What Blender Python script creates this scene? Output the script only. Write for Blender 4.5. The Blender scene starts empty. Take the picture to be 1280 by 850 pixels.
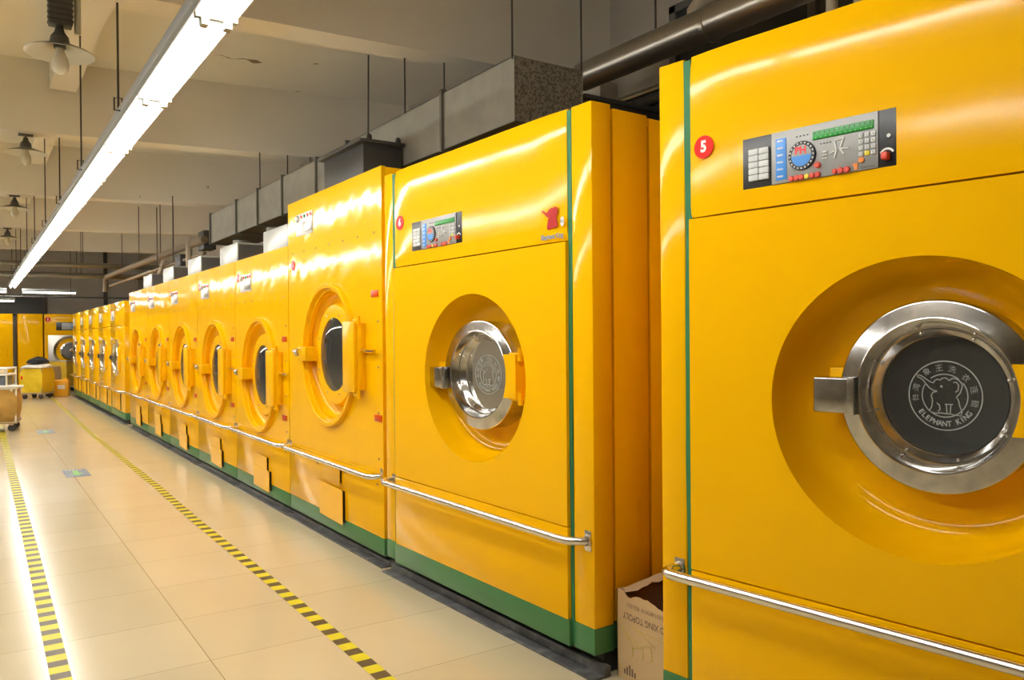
import bpy, bmesh, math, random
from mathutils import Vector, Matrix
random.seed(7)
PI = math.pi
scene = bpy.context.scene
COL = scene.collection

# ------------------------------------------------------------------ materials
MATS = {}
def mat(name, base=(.5, .5, .5), rough=.5, metal=0., spec=.5, coat=0., bump=None, var=None, emit=None, alpha=None):
    m = bpy.data.materials.new(name); m.use_nodes = True
    nt = m.node_tree; b = nt.nodes['Principled BSDF']
    b.inputs['Base Color'].default_value = (*base, 1)
    b.inputs['Roughness'].default_value = rough
    b.inputs['Metallic'].default_value = metal
    b.inputs['Specular IOR Level'].default_value = spec
    b.inputs['Coat Weight'].default_value = coat
    b.inputs['Coat Roughness'].default_value = .06
    tc = None
    if var or bump:
        tc = nt.nodes.new('ShaderNodeTexCoord')
    if var:                                   # (scale, other colour, contrast lo, hi)
        n = nt.nodes.new('ShaderNodeTexNoise'); n.inputs['Scale'].default_value = var[0]; n.inputs['Detail'].default_value = 5
        nt.links.new(tc.outputs['Object'], n.inputs['Vector'])
        r = nt.nodes.new('ShaderNodeValToRGB')
        r.color_ramp.elements[0].position = var[2]; r.color_ramp.elements[0].color = (*base, 1)
        r.color_ramp.elements[1].position = var[3]; r.color_ramp.elements[1].color = (*var[1], 1)
        nt.links.new(n.outputs['Fac'], r.inputs['Fac']); nt.links.new(r.outputs['Color'], b.inputs['Base Color'])
    if bump:                                  # list of (scale, strength, distance)
        prev = None
        for sc, st, di in bump:
            n = nt.nodes.new('ShaderNodeTexNoise'); n.inputs['Scale'].default_value = sc; n.inputs['Detail'].default_value = 2
            nt.links.new(tc.outputs['Object'], n.inputs['Vector'])
            bp = nt.nodes.new('ShaderNodeBump'); bp.inputs['Strength'].default_value = st; bp.inputs['Distance'].default_value = di
            nt.links.new(n.outputs['Fac'], bp.inputs['Height'])
            if prev: nt.links.new(prev.outputs['Normal'], bp.inputs['Normal'])
            prev = bp
        nt.links.new(prev.outputs['Normal'], b.inputs['Normal'])
        if coat: nt.links.new(prev.outputs['Normal'], b.inputs['Coat Normal'])
    if emit:
        b.inputs['Emission Color'].default_value = (*emit[0], 1); b.inputs['Emission Strength'].default_value = emit[1]
    MATS[name] = m
    return m

YEL = (.90, .475, .0012)
mat('yellow_paint', YEL, .10, spec=.17, bump=[(1.7, .1, .02)])
mat('yellow_paint_wavy', YEL, .10, spec=.22, bump=[(2.0, .38, .024), (8, .05, .005)])
mat('yellow_plain', YEL, .2, spec=.2)
mat('yellow_matt', YEL, .35)  # same yellow with a rougher finish
mat('green_paint', (.045, .16, .05), .35)
mat('green_trim', (.03, .16, .065), .5, spec=.2)
mat('seam_and_shade_dark', (.02, .012, .004), .8)  # near-black for real seams and for painted gap shade
mat('plinth_black', (.025, .024, .023), .55, bump=[(30, .3, .01)])
mat('kick_strip_grey', (.06, .06, .062), .35, var=(14, (.16, .16, .16), .45, .75))
mat('chrome', (.78, .76, .72), .13, metal=1.)
mat('steel_polished', (.62, .61, .60), .16, metal=1., var=(9, (.34, .335, .33), .38, .66), bump=[(6, .12, .01)])  # grey noise in the colour imitates mottled reflections
mat('steel_brushed', (.5, .47, .42), .35, metal=1.)
mat('bolt_steel', (.7, .68, .64), .25, metal=1.)
mat('dark_drum', (.16, .165, .16), .5, metal=.3)
mat('badge_red', (.72, .012, .005), .4, spec=.15)
mat('logo_red', (.42, .012, .01), .4, spec=.15)
mat('reflector_red', (.55, .06, .004), .3, spec=.2)
mat('white_plastic', (.8, .8, .78), .35)
mat('white_paint', (.82, .82, .8), .4)
mat('panel_black', (.014, .014, .015), .35)
mat('panel_grey', (.30, .30, .29), .4, metal=.2)
mat('panel_white', (.62, .63, .62), .35)
mat('key_white', (.62, .64, .64), .4)
mat('panel_blue', (.05, .27, .75), .4)
mat('display_green', (.012, .25, .035), .3)
mat('glyph_green', (.2, .55, .12), .4)
mat('button_red', (.65, .06, .035), .35)
mat('button_orange', (.75, .22, .02), .4)
mat('button_yellow', (.8, .68, .02), .4)
mat('ink_dark', (.03, .03, .03), .6)
mat('ink_blue_grey', (.16, .2, .26), .5)
mat('etched_white', (.34, .36, .35), .6)
mat('digit_red', (.85, .05, .05), .5)
mat('scratch_white', (.85, .85, .85), .5)
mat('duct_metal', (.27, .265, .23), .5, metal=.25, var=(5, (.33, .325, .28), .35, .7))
mat('flange_metal', (.16, .158, .14), .5, metal=.3)
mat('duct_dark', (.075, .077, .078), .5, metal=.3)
mat('galv_light', (.40, .415, .39), .36, metal=.25, bump=[(40, .08, .003)])
mat('galv_shaded', (.16, .165, .175), .4, metal=.6)
mat('pipe_metal', (.44, .41, .35), .3, metal=.9, bump=[(12, .15, .005)])
mat('cross_pipe_metal', (.2, .19, .17), .35, metal=.7)
mat('pipe_paint', (.42, .36, .26), .5)
mat('pipe_brown', (.22, .17, .115), .6)
mat('rod_dark', (.045, .04, .035), .6)
mat('enamel_white', (.55, .54, .47), .3)
mat('enamel_dark', (.10, .095, .08), .4)
mat('bulb_milky', (.62, .56, .42), .25)
mat('porcelain_dark', (.07, .07, .065), .5)
mat('canvas_brown', (.47, .285, .065), .85, bump=[(5, .9, .08)], var=(3, (.36, .21, .045), .4, .7))
mat('canvas_yellow', (.80, .56, .015), .65, bump=[(6, .6, .06)])
mat('canvas_ochre', (.62, .40, .02), .7, bump=[(6, .6, .06)])
mat('canvas_cream', (.60, .50, .33), .8, bump=[(6, .6, .05)])
mat('cloth_white', (.74, .73, .70), .85, bump=[(8, .6, .05)])
mat('cloth_black', (.012, .013, .014), .9, bump=[(14, .8, .05)])
mat('bin_blue', (.08, .20, .48), .45)
mat('caster_rubber', (.05, .045, .045), .6)
mat('cart_wood', (.42, .33, .2), .6)
mat('can_yellow', (.85, .42, .008), .4)
mat('housing_grey', (.34, .36, .37), .45)
mat('reflector_white', (.85, .85, .83), .35)
mat('holder_white', (.38, .37, .30), .5)
mat('tube_light', (.9, .9, .9), .4, emit=((1., .985, .93), 44.))
mat('tube_light_far', (.9, .9, .9), .4, emit=((1., .985, .93), 14.))
mat('window_dark', (.045, .05, .055), .25)
mat('frame_grey', (.14, .14, .135), .5)
mat('wall_paint', (.52, .48, .42), .8, var=(1.2, (.44, .41, .36), .4, .75), bump=[(6, .15, .02)])
mat('wall_back_paint', (.72, .72, .72), .8, var=(.8, (.64, .64, .64), .4, .7))
mat('side_wall_warm', (.45, .42, .35), .8)

def glass_material():
    m = bpy.data.materials.new('door_glass'); m.use_nodes = True
    nt = m.node_tree; nt.nodes.clear()
    out = nt.nodes.new('ShaderNodeOutputMaterial'); mix = nt.nodes.new('ShaderNodeMixShader')
    tr = nt.nodes.new('ShaderNodeBsdfTransparent'); tr.inputs['Color'].default_value = (.55, .57, .56, 1)
    gl = nt.nodes.new('ShaderNodeBsdfGlossy'); gl.inputs['Roughness'].default_value = .03; gl.inputs['Color'].default_value = (.8, .8, .8, 1)
    lw = nt.nodes.new('ShaderNodeLayerWeight'); lw.inputs['Blend'].default_value = .31
    nt.links.new(lw.outputs['Fresnel'], mix.inputs['Fac'])
    nt.links.new(tr.outputs[0], mix.inputs[1]); nt.links.new(gl.outputs[0], mix.inputs[2])
    df = nt.nodes.new('ShaderNodeBsdfDiffuse'); df.inputs['Color'].default_value = (.5, .5, .48, 1)
    mx2 = nt.nodes.new('ShaderNodeMixShader'); mx2.inputs['Fac'].default_value = .07  # grey diffuse share imitates the haze of the reflected aisle
    nt.links.new(mix.outputs[0], mx2.inputs[1]); nt.links.new(df.outputs[0], mx2.inputs[2])
    nt.links.new(mx2.outputs[0], out.inputs['Surface'])
    MATS['door_glass'] = m
glass_material()

def spangle_material():
    m = mat('galv_spangle', (.11, .11, .10), .45, metal=.5)
    nt = m.node_tree; b = nt.nodes['Principled BSDF']
    tc = nt.nodes.new('ShaderNodeTexCoord'); v = nt.nodes.new('ShaderNodeTexVoronoi'); v.inputs['Scale'].default_value = 75
    r = nt.nodes.new('ShaderNodeValToRGB'); r.color_ramp.elements[0].position = .25; r.color_ramp.elements[0].color = (.19, .19, .17, 1)
    r.color_ramp.elements[1].position = .6; r.color_ramp.elements[1].color = (.42, .41, .38, 1)
    nt.links.new(tc.outputs['Object'], v.inputs['Vector']); nt.links.new(v.outputs['Color'], r.inputs['Fac']); nt.links.new(r.outputs['Color'], b.inputs['Base Color'])
spangle_material()

def plaster_material(name, c1, c2):
    m = mat(name, c1, .9)
    nt = m.node_tree; b = nt.nodes['Principled BSDF']
    tc = nt.nodes.new('ShaderNodeTexCoord')
    n = nt.nodes.new('ShaderNodeTexNoise'); n.inputs['Scale'].default_value = .7; n.inputs['Detail'].default_value = 8
    r = nt.nodes.new('ShaderNodeValToRGB'); r.color_ramp.elements[0].position = .35; r.color_ramp.elements[0].color = (*c1, 1)
    r.color_ramp.elements[1].position = .7; r.color_ramp.elements[1].color = (*c2, 1)
    nt.links.new(tc.outputs['Object'], n.inputs['Vector']); nt.links.new(n.outputs['Fac'], r.inputs['Fac'])
    # small dark flaking specks
    n2 = nt.nodes.new('ShaderNodeTexNoise'); n2.inputs['Scale'].default_value = 5.; n2.inputs['Detail'].default_value = 3
    r2 = nt.nodes.new('ShaderNodeValToRGB'); r2.color_ramp.elements[0].position = .74; r2.color_ramp.elements[0].color = (1, 1, 1, 1)
    r2.color_ramp.elements[1].position = .77; r2.color_ramp.elements[1].color = (.45, .4, .35, 1)
    mx = nt.nodes.new('ShaderNodeMix'); mx.data_type = 'RGBA'; mx.blend_type = 'MULTIPLY'; mx.inputs['Factor'].default_value = 1
    nt.links.new(tc.outputs['Object'], n2.inputs['Vector']); nt.links.new(n2.outputs['Fac'], r2.inputs['Fac'])
    nt.links.new(r.outputs['Color'], mx.inputs['A']); nt.links.new(r2.outputs['Color'], mx.inputs['B'])
    nt.links.new(mx.outputs['Result'], b.inputs['Base Color'])
plaster_material('ceiling_plaster', (.79, .77, .71), (.84, .82, .76))
plaster_material('beam_plaster', (.78, .75, .68), (.84, .81, .74))

def floor_material():
    m = mat('floor_tile', (.6, .5, .33), .17, spec=.42)
    nt = m.node_tree; b = nt.nodes['Principled BSDF']; L = nt.links.new
    def node(t, **k):
        n = nt.nodes.new(t)
        for a, v in k.items(): setattr(n, a, v)
        return n
    def mth(op, a, c=None):
        n = node('ShaderNodeMath', operation=op)
        for i, x in enumerate((a, c)):
            if x is None: continue
            if isinstance(x, (int, float)): n.inputs[i].default_value = x
            else: L(x, n.inputs[i])
        return n.outputs[0]
    tc = node('ShaderNodeTexCoord'); sp = node('ShaderNodeSeparateXYZ'); L(tc.outputs['Object'], sp.inputs[0])
    tx = mth('DIVIDE', mth('SUBTRACT', sp.outputs[0], .905 - 13), 1.3); ty = mth('DIVIDE', mth('SUBTRACT', sp.outputs[1], 3.87 - 13), .65)
    fx = mth('FRACT', tx); fy = mth('FRACT', ty)
    gx = mth('MINIMUM', fx, mth('SUBTRACT', 1., fx)); gy = mth('MINIMUM', fy, mth('SUBTRACT', 1., fy))
    lx = mth('LESS_THAN', mth('MULTIPLY', gx, 1.3), .0020); ly = mth('LESS_THAN', mth('MULTIPLY', gy, .65), .0020)
    line = mth('MAXIMUM', lx, mth('MULTIPLY', ly, .75))
    cid = node('ShaderNodeCombineXYZ'); L(mth('FLOOR', tx), cid.inputs[0]); L(mth('FLOOR', ty), cid.inputs[1])
    wn = node('ShaderNodeTexWhiteNoise', noise_dimensions='2D'); L(cid.outputs[0], wn.inputs['Vector'])
    n = node('ShaderNodeTexNoise'); n.inputs['Scale'].default_value = 1.3; n.inputs['Detail'].default_value = 6; L(tc.outputs['Object'], n.inputs['Vector'])
    f = mth('ADD', mth('MULTIPLY', wn.outputs['Value'], .35), mth('MULTIPLY', n.outputs['Fac'], .65))
    r = node('ShaderNodeValToRGB'); r.color_ramp.elements[0].position = .25; r.color_ramp.elements[0].color = (.58, .505, .34, 1)
    r.color_ramp.elements[1].position = .75; r.color_ramp.elements[1].color = (.65, .57, .395, 1); L(f, r.inputs['Fac'])
    mx = node('ShaderNodeMix', data_type='RGBA'); L(line, mx.inputs['Factor']); L(r.outputs['Color'], mx.inputs['A']); mx.inputs['B'].default_value = (.27, .21, .13, 1)
    L(mx.outputs['Result'], b.inputs['Base Color'])
floor_material()

def tape_material():
    m = mat('hazard_tape', (.7, .6, .02), .45)
    nt = m.node_tree; b = nt.nodes['Principled BSDF']; L = nt.links.new
    tc = nt.nodes.new('ShaderNodeTexCoord'); sp = nt.nodes.new('ShaderNodeSeparateXYZ'); L(tc.outputs['UV'], sp.inputs[0])
    a = nt.nodes.new('ShaderNodeMath'); a.operation = 'MULTIPLY'; a.inputs[1].default_value = .0
    s = nt.nodes.new('ShaderNodeMath'); s.operation = 'FRACT'; L(sp.outputs[0], s.inputs[0])
    t = nt.nodes.new('ShaderNodeMath'); t.operation = 'LESS_THAN'; t.inputs[1].default_value = .47; L(s.outputs[0], t.inputs[0])
    mx = nt.nodes.new('ShaderNodeMix'); mx.data_type = 'RGBA'; L(t.outputs[0], mx.inputs['Factor'])
    mx.inputs['A'].default_value = (.72, .64, .02, 1); mx.inputs['B'].default_value = (.085, .06, .03, 1)
    L(mx.outputs['Result'], b.inputs['Base Color'])
tape_material()

def cardboard_material():
    m = mat('cardboard', (.50, .34, .17), .85, var=(3, (.56, .39, .20), .35, .7), bump=[(25, .1, .004)])
cardboard_material()
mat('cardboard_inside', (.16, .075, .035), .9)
mat('cardboard_torn', (.62, .48, .30), .95)
mat('print_brown', (.13, .085, .05), .8)
mat('print_yellow', (.52, .40, .09), .8)

# ------------------------------------------------------------------ mesh tools
class MB:
    def __init__(s): s.v = []; s.f = []
    def add(s, vs, fs):
        o = len(s.v); s.v += [tuple(p) for p in vs]; s.f += [[i + o for i in f] for f in fs]; return s
    def box(s, x0, x1, y0, y1, z0, z1, b=0., seg=2):
        bm = bmesh.new(); bmesh.ops.create_cube(bm, size=1)
        for v in bm.verts:
            v.co = Vector(((x0 + x1) / 2 + v.co.x * (x1 - x0), (y0 + y1) / 2 + v.co.y * (y1 - y0), (z0 + z1) / 2 + v.co.z * (z1 - z0)))
        if b: bmesh.ops.bevel(bm, geom=bm.edges[:], offset=b, segments=seg, profile=.5, affect='EDGES')
        bm.verts.index_update()
        s.add([v.co for v in bm.verts], [[v.index for v in f.verts] for f in bm.faces]); bm.free(); return s
    def quad(s, a, b, c, d): return s.add([a, b, c, d], [[0, 1, 2, 3]])
    def lathe(s, prof, c=(0, 0), axis='y', n=64, sx=1., sz=1., cap0=False, cap1=False, off=0.):
        vs = []; fs = []
        for r, h in prof:
            for i in range(n):
                a = 2 * PI * i / n; p, q = r * math.cos(a) * sx, r * math.sin(a) * sz
                vs.append((c[0] + p, h + off, c[1] + q) if axis == 'y' else (c[0] + p, c[1] + q, h + off) if axis == 'z' else (h + off, c[0] + p, c[1] + q))
        for k in range(len(prof) - 1):
            for i in range(n):
                j = (i + 1) % n; fs.append([k * n + i, k * n + j, (k + 1) * n + j, (k + 1) * n + i])
        if cap0: fs.append(list(range(n)))
        if cap1: fs.append([(len(prof) - 1) * n + i for i in range(n)])
        return s.add(vs, fs)
    def tube(s, pts, r, n=10, closed=False, caps=True):
        pts = [Vector(p) for p in pts]; m = len(pts); rs = r if isinstance(r, (list, tuple)) else [r] * m
        T = []
        for i in range(m):
            a = pts[(i - 1) % m] if closed or i > 0 else pts[i]; b = pts[(i + 1) % m] if closed or i < m - 1 else pts[i]
            T.append((b - a).normalized())
        up = Vector((0, 0, 1)) if abs(T[0].z) < .9 else Vector((1, 0, 0))
        nrm = (up - T[0] * up.dot(T[0])).normalized(); vs = []; fs = []
        for i in range(m):
            nrm = nrm - T[i] * nrm.dot(T[i])
            nrm = nrm.normalized() if nrm.length > 1e-6 else T[i].orthogonal().normalized()
            bi = T[i].cross(nrm)
            for k in range(n):
                a = 2 * PI * k / n; vs.append(pts[i] + (nrm * math.cos(a) + bi * math.sin(a)) * rs[i])
        for i in range(m if closed else m - 1):
            i2 = (i + 1) % m
            for k in range(n):
                j = (k + 1) % n; fs.append([i * n + k, i * n + j, i2 * n + j, i2 * n + k])
        if caps and not closed: fs += [list(range(n))[::-1], [(m - 1) * n + k for k in range(n)]]
        return s.add(vs, fs)
    def prism(s, poly, y0, y1):                  # polygon in x,z extruded along y
        n = len(poly)
        vs = [(p[0], y0, p[1]) for p in poly] + [(p[0], y1, p[1]) for p in poly]
        fs = [list(range(n)), [n + i for i in range(n)][::-1]] + [[i, (i + 1) % n, n + (i + 1) % n, n + i] for i in range(n)]
        return s.add(vs, fs)
    def plate_hole(s, x0, x1, z0, z1, cx, cz, a, b, y, th, n=96):
        angs = sorted(set([2 * PI * i / n for i in range(n)] + [math.atan2(zz - cz, xx - cx) % (2 * PI) for xx in (x0, x1) for zz in (z0, z1)]))
        inn = []; out = []
        for t in angs:
            c, si = math.cos(t), math.sin(t)
            k = 1 / math.sqrt((c / a) ** 2 + (si / b) ** 2); inn.append((cx + k * c, cz + k * si))
            ks = []
            if c > 1e-9: ks.append((x1 - cx) / c)
            if c < -1e-9: ks.append((x0 - cx) / c)
            if si > 1e-9: ks.append((z1 - cz) / si)
            if si < -1e-9: ks.append((z0 - cz) / si)
            k = min(ks); out.append((cx + k * c, cz + k * si))
        m = len(angs)
        vs = [(p[0], y, p[1]) for p in inn] + [(p[0], y, p[1]) for p in out] + [(p[0], y + th, p[1]) for p in out] + [(p[0], y + th, p[1]) for p in inn]
        fs = []
        for i in range(m):
            j = (i + 1) % m
            fs += [[i, j, m + j, m + i], [m + i, m + j, 2 * m + j, 2 * m + i], [3 * m + i, 3 * m + j, j, i]]
        return s.add(vs, fs)
    def obj(s, name, material, parent=None, smooth=30, loc=(0, 0, 0)):
        me = bpy.data.meshes.new(name); me.from_pydata(s.v, [], s.f)
        bm = bmesh.new(); bm.from_mesh(me); bmesh.ops.recalc_face_normals(bm, faces=bm.faces[:]); bm.to_mesh(me); bm.free()
        if smooth:
            me.shade_smooth(); me.set_sharp_from_angle(angle=math.radians(smooth))
        o = bpy.data.objects.new(name, me); COL.objects.link(o)
        me.materials.append(MATS[material]); o.location = loc
        if parent: o.parent = parent
        return o

def thing(name, label, cat, loc=(0, 0, 0), rz=0., group=None):
    o = bpy.data.objects.new(name, None); COL.objects.link(o); o.empty_display_size = .1
    o.location = loc; o.rotation_euler = (0, 0, rz); o['label'] = label; o['category'] = cat
    if group: o['group'] = group
    return o
def tag(o, label, cat, group=None, kind=None):
    o['label'] = label; o['category'] = cat
    if group: o['group'] = group
    if kind: o['kind'] = kind
    return o
def struct(o, label=None):
    o['kind'] = 'structure'
    if label: o['label'] = label
    return o
def dup(root, loc, rz=None, label=None, group=None):
    r = root.copy(); COL.objects.link(r); r.location = loc
    if rz is not None: r.rotation_euler = (0, 0, rz)
    if label: r['label'] = label
    if group: r['group'] = group
    def rec(src, dst):
        for ch in list(src.children):
            c = ch.copy(); COL.objects.link(c); c.parent = dst; rec(ch, c)
    rec(root, r)
    return r

def text_mesh(txt, size, bold=0.):
    cu = bpy.data.curves.new('lettering', 'FONT'); cu.body = txt; cu.size = size; cu.align_x = 'CENTER'; cu.align_y = 'CENTER'; cu.offset = bold; cu.resolution_u = 3
    to = bpy.data.objects.new('lettering', cu); COL.objects.link(to)
    bpy.context.view_layer.update()
    dg = bpy.context.evaluated_depsgraph_get()
    me = to.evaluated_get(dg).to_mesh()
    vs = [v.co.copy() for v in me.vertices]; fs = [list(p.vertices) for p in me.polygons]
    to.evaluated_get(dg).to_mesh_clear(); bpy.data.objects.remove(to); bpy.data.curves.remove(cu)
    return vs, fs
def add_text(mb, txt, size, x, z, y, rot=0., sx=1., bold=0., flip=1):
    vs, fs = text_mesh(txt, size, bold)
    c, s_ = math.cos(rot), math.sin(rot)
    out = [(x + (v.x * sx * c - v.y * s_), y, z + (v.x * sx * s_ + v.y * c)) for v in vs]
    return mb.add(out, fs)

# ------------------------------------------------------------------ camera
cam = bpy.data.cameras.new('camera'); co = bpy.data.objects.new('camera', cam); COL.objects.link(co)
cam.sensor_width = 36; cam.lens = 36 * 1000 / 1280; cam.clip_start = .05; cam.clip_end = 100
yaw, pitch, roll = math.radians(34.0), -.0055, .008
fw = Vector((math.sin(yaw) * math.cos(pitch), math.cos(yaw) * math.cos(pitch), math.sin(pitch)))
r0 = Vector((math.cos(yaw), -math.sin(yaw), 0)); u0 = r0.cross(fw)
R_ = r0 * math.cos(roll) - u0 * math.sin(roll); U_ = r0 * math.sin(roll) + u0 * math.cos(roll)
co.matrix_world = Matrix(((R_.x, U_.x, -fw.x, 0), (R_.y, U_.y, -fw.y, 0), (R_.z, U_.z, -fw.z, 1.5), (0, 0, 0, 1)))
scene.camera = co

# ------------------------------------------------------------------ room shell
XL, XR, YF, YB, ZC = -8.5, 4.75, -4., 30., 4.5
struct(MB().box(XL, XR, YF, YB, -.1, 0).obj('floor', 'floor_tile', smooth=0))
struct(MB().box(XL, XR, YF, YB, ZC, ZC + .1).obj('ceiling', 'ceiling_plaster', smooth=0))
struct(MB().box(XR, XR + .15, YF, YB, 0, ZC).obj('wall_right', 'wall_paint', smooth=0))
struct(MB().box(XL - .15, XL, YF, YB, 0, ZC).obj('wall_left', 'side_wall_warm', smooth=0))
struct(MB().box(XL, XR, YB, YB + .15, 0, ZC).obj('wall_back', 'wall_back_paint', smooth=0))
struct(MB().box(XL, XR, YF - .15, YF, 0, ZC).obj('wall_front', 'side_wall_warm', smooth=0))
# crossing ceiling beams: (Y at X=2, turn of the beam)
beams = [(1.3, -2.), (5.6, -3.5), (9.77, -7.5), (14.1, -10.5), (18.4, -10.5), (22.7, -10.)]
for y, t in beams:
    tt = math.tan(math.radians(t)); m = MB()
    def yy(x): return y + (x - 2) * tt
    p = [(XL, yy(XL)), (XR, yy(XR)), (XR, yy(XR) + .28), (XL, yy(XL) + .28)]
    m.add([(a, b, 3.72) for a, b in p] + [(a, b, ZC) for a, b in p], [[0, 1, 2, 3], [0, 1, 5, 4], [1, 2, 6, 5], [2, 3, 7, 6], [3, 0, 4, 7]])
    struct(m.obj('ceiling_beam', 'beam_plaster', smooth=0))
for y0, y1 in [(1.6, 5.55), (5.95, 9.75), (10.2, 14.1), (14.5, 18.4), (18.8, 22.8)]:
    struct(MB().box(.71, .96, y0 + .05, y1 + .1, 4.18, ZC).obj('ceiling_beam', 'beam_plaster', smooth=0))
for y, t in beams[1:4]:
    yc = y + (4.6 - 2) * math.tan(math.radians(t)) + .0
    struct(MB().box(4.55, XR, yc - .1, yc + .32, 0, 3.72).obj('wall_pilaster', 'wall_paint', smooth=0))

# crack in the ceiling plaster
def ceiling_crack():
    m = MB(); random.seed(3)
    pts = [(2.15 + .50 * i / 14, 8.80 - .03 * math.sin(i * .9) - .003 * i) for i in range(15)]
    w = [.004, .006, .012, .006, .02, .01, .004, .014, .022, .012, .03, .07, .09, .05, .01]
    for i in range(14):
        m.quad((pts[i][0], pts[i][1] - w[i], ZC - .002), (pts[i + 1][0], pts[i + 1][1] - w[i + 1], ZC - .002), (pts[i + 1][0], pts[i + 1][1] + w[i + 1] * .4, ZC - .002), (pts[i][0], pts[i][1] + w[i] * .4, ZC - .002))
    struct(m.obj('trim_1', 'pipe_brown', smooth=0), 'dark crack in the ceiling plaster')
ceiling_crack()

# windows
m = MB(); m.box(XR - .03, XR, 2.2, 4.6, 3.55, 4.1); w1 = struct(m.obj('window_1', 'window_dark', smooth=0))
m = MB()
for a, b, c, d in [(2.15, 4.65, 4.08, 4.14), (2.15, 4.65, 3.5, 3.56), (4.58, 4.65, 3.5, 4.14), (3.3, 3.36, 3.5, 4.14)]: m.box(XR - .06, XR, a, b, c, d)
struct(m.obj('window_frame', 'frame_grey', w1, smooth=0))
m = MB(); m.box(-6, 1.93, YB - .05, YB, 2.30, 2.85); w2 = struct(m.obj('window_2', 'window_dark', smooth=0))
m = MB()
for a, b, c, d in [(-6.05, 2.03, 2.83, 2.92), (-6.05, 2.03, 2.26, 2.32), (1.91, 2.03, 2.26, 2.92), (-2.5, -2.42, 2.3, 2.85)]: m.box(a, b, YB - .09, YB, c, d)
struct(m.obj('window_frame', 'frame_grey', w2, smooth=0))

# ------------------------------------------------------------------ emblem on door glass
def emblem(cx, cz, y, R, sx, parent):
    m = MB(); S = R / 290.
    def P(px, py): return (cx + (px - 387) * S * sx, y, cz - (py - 427) * S)
    def ring(r, w):
        n = 72; vs = []; fs = []
        for i in range(n):
            a = 2 * PI * i / n
            for k in (r - w / 2, r + w / 2): vs.append((cx + k * math.cos(a) * sx, y, cz + k * math.sin(a)))
        for i in range(n):
            j = (i + 1) % n; fs.append([2 * i, 2 * j, 2 * j + 1, 2 * i + 1])
        m.add(vs, fs)
    ring(R, 10 * S); 
    def arc(r, a0, a1, w):
        n = 40; vs = []; fs = []
        for i in range(n + 1):
            a = a0 + (a1 - a0) * i / n
            for k in (r - w / 2, r + w / 2): vs.append((cx + k * math.cos(a) * sx, y, cz + k * math.sin(a)))
        for i in range(n): fs.append([2 * i, 2 * i + 2, 2 * i + 3, 2 * i + 1])
        m.add(vs, fs)
    arc(180 * S, math.radians(-40), math.radians(38), 9 * S); arc(180 * S, math.radians(52), math.radians(128), 9 * S); arc(180 * S, math.radians(150), math.radians(318), 9 * S)
    def line(pts, w=9):
        q = [Vector((p[0], -p[1])) for p in pts]; vs = []; fs = []
        for i, p in enumerate(q):
            t = (q[min(i + 1, len(q) - 1)] - q[max(i - 1, 0)]).normalized(); nn = Vector((-t.y, t.x)) * w / 2
            for g in (p + nn, p - nn): vs.append(P(g.x, -g.y))
        for i in range(len(q) - 1): fs.append([2 * i, 2 * i + 1, 2 * i + 3, 2 * i + 2])
        m.add(vs, fs)
    line([(170, 275), (165, 263), (185, 258), (215, 275), (250, 300), (275, 315), (300, 322), (308, 302), (330, 290), (355, 297), (365, 282), (395, 276), (425, 298), (440, 284), (468, 278), (500, 295), (520, 320), (525, 345), (508, 400), (480, 435), (495, 460), (505, 510), (522, 555), (515, 588), (460, 585), (440, 578), (395, 578), (350, 573), (315, 580), (275, 570), (268, 555), (285, 520), (290, 470), (280, 430), (295, 402), (325, 395)])
    line([(328, 392), (300, 387), (265, 366), (240, 335), (215, 302), (190, 284), (170, 275)])
    line([(455, 315), (480, 310), (497, 335), (492, 378), (470, 395)])
    line([(325, 490), (346, 510), (350, 545), (335, 562)]); line([(388, 500), (452, 498)]); line([(400, 503), (405, 572)]); line([(436, 500), (430, 570)])
    n = 12; m.add([P(362 + 10 * math.cos(2 * PI * i / n), 350 + 10 * math.sin(2 * PI * i / n)) for i in range(n)], [list(range(n))])
    for ch, px, py in zip('台湾象王洗衣连锁', (152, 162, 247, 345, 447, 550, 610, 615), (455, 365, 232, 200, 208, 275, 370, 480)):
        a = math.atan2(427 - py, px - 387); p = P(px, py)
        add_text(m, ch, 64 * S, p[0], p[2], y, rot=a - PI / 2, sx=sx, bold=.0)
    word = 'ELEPHANT KING'
    for i, ch in enumerate(word):
        a = math.radians(217 + (323 - 217) * i / (len(word) - 1)); r = 238 * S
        if ch != ' ': add_text(m, ch, 62 * S, cx + r * math.cos(a) * sx, cz + r * math.sin(a), y, rot=a + PI / 2, sx=sx * .92, bold=.0007)
    o = m.obj('door_emblem', 'etched_white', parent, smooth=0); o['label'] = 'etched round emblem with an elephant and lettering'
    return o

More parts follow.
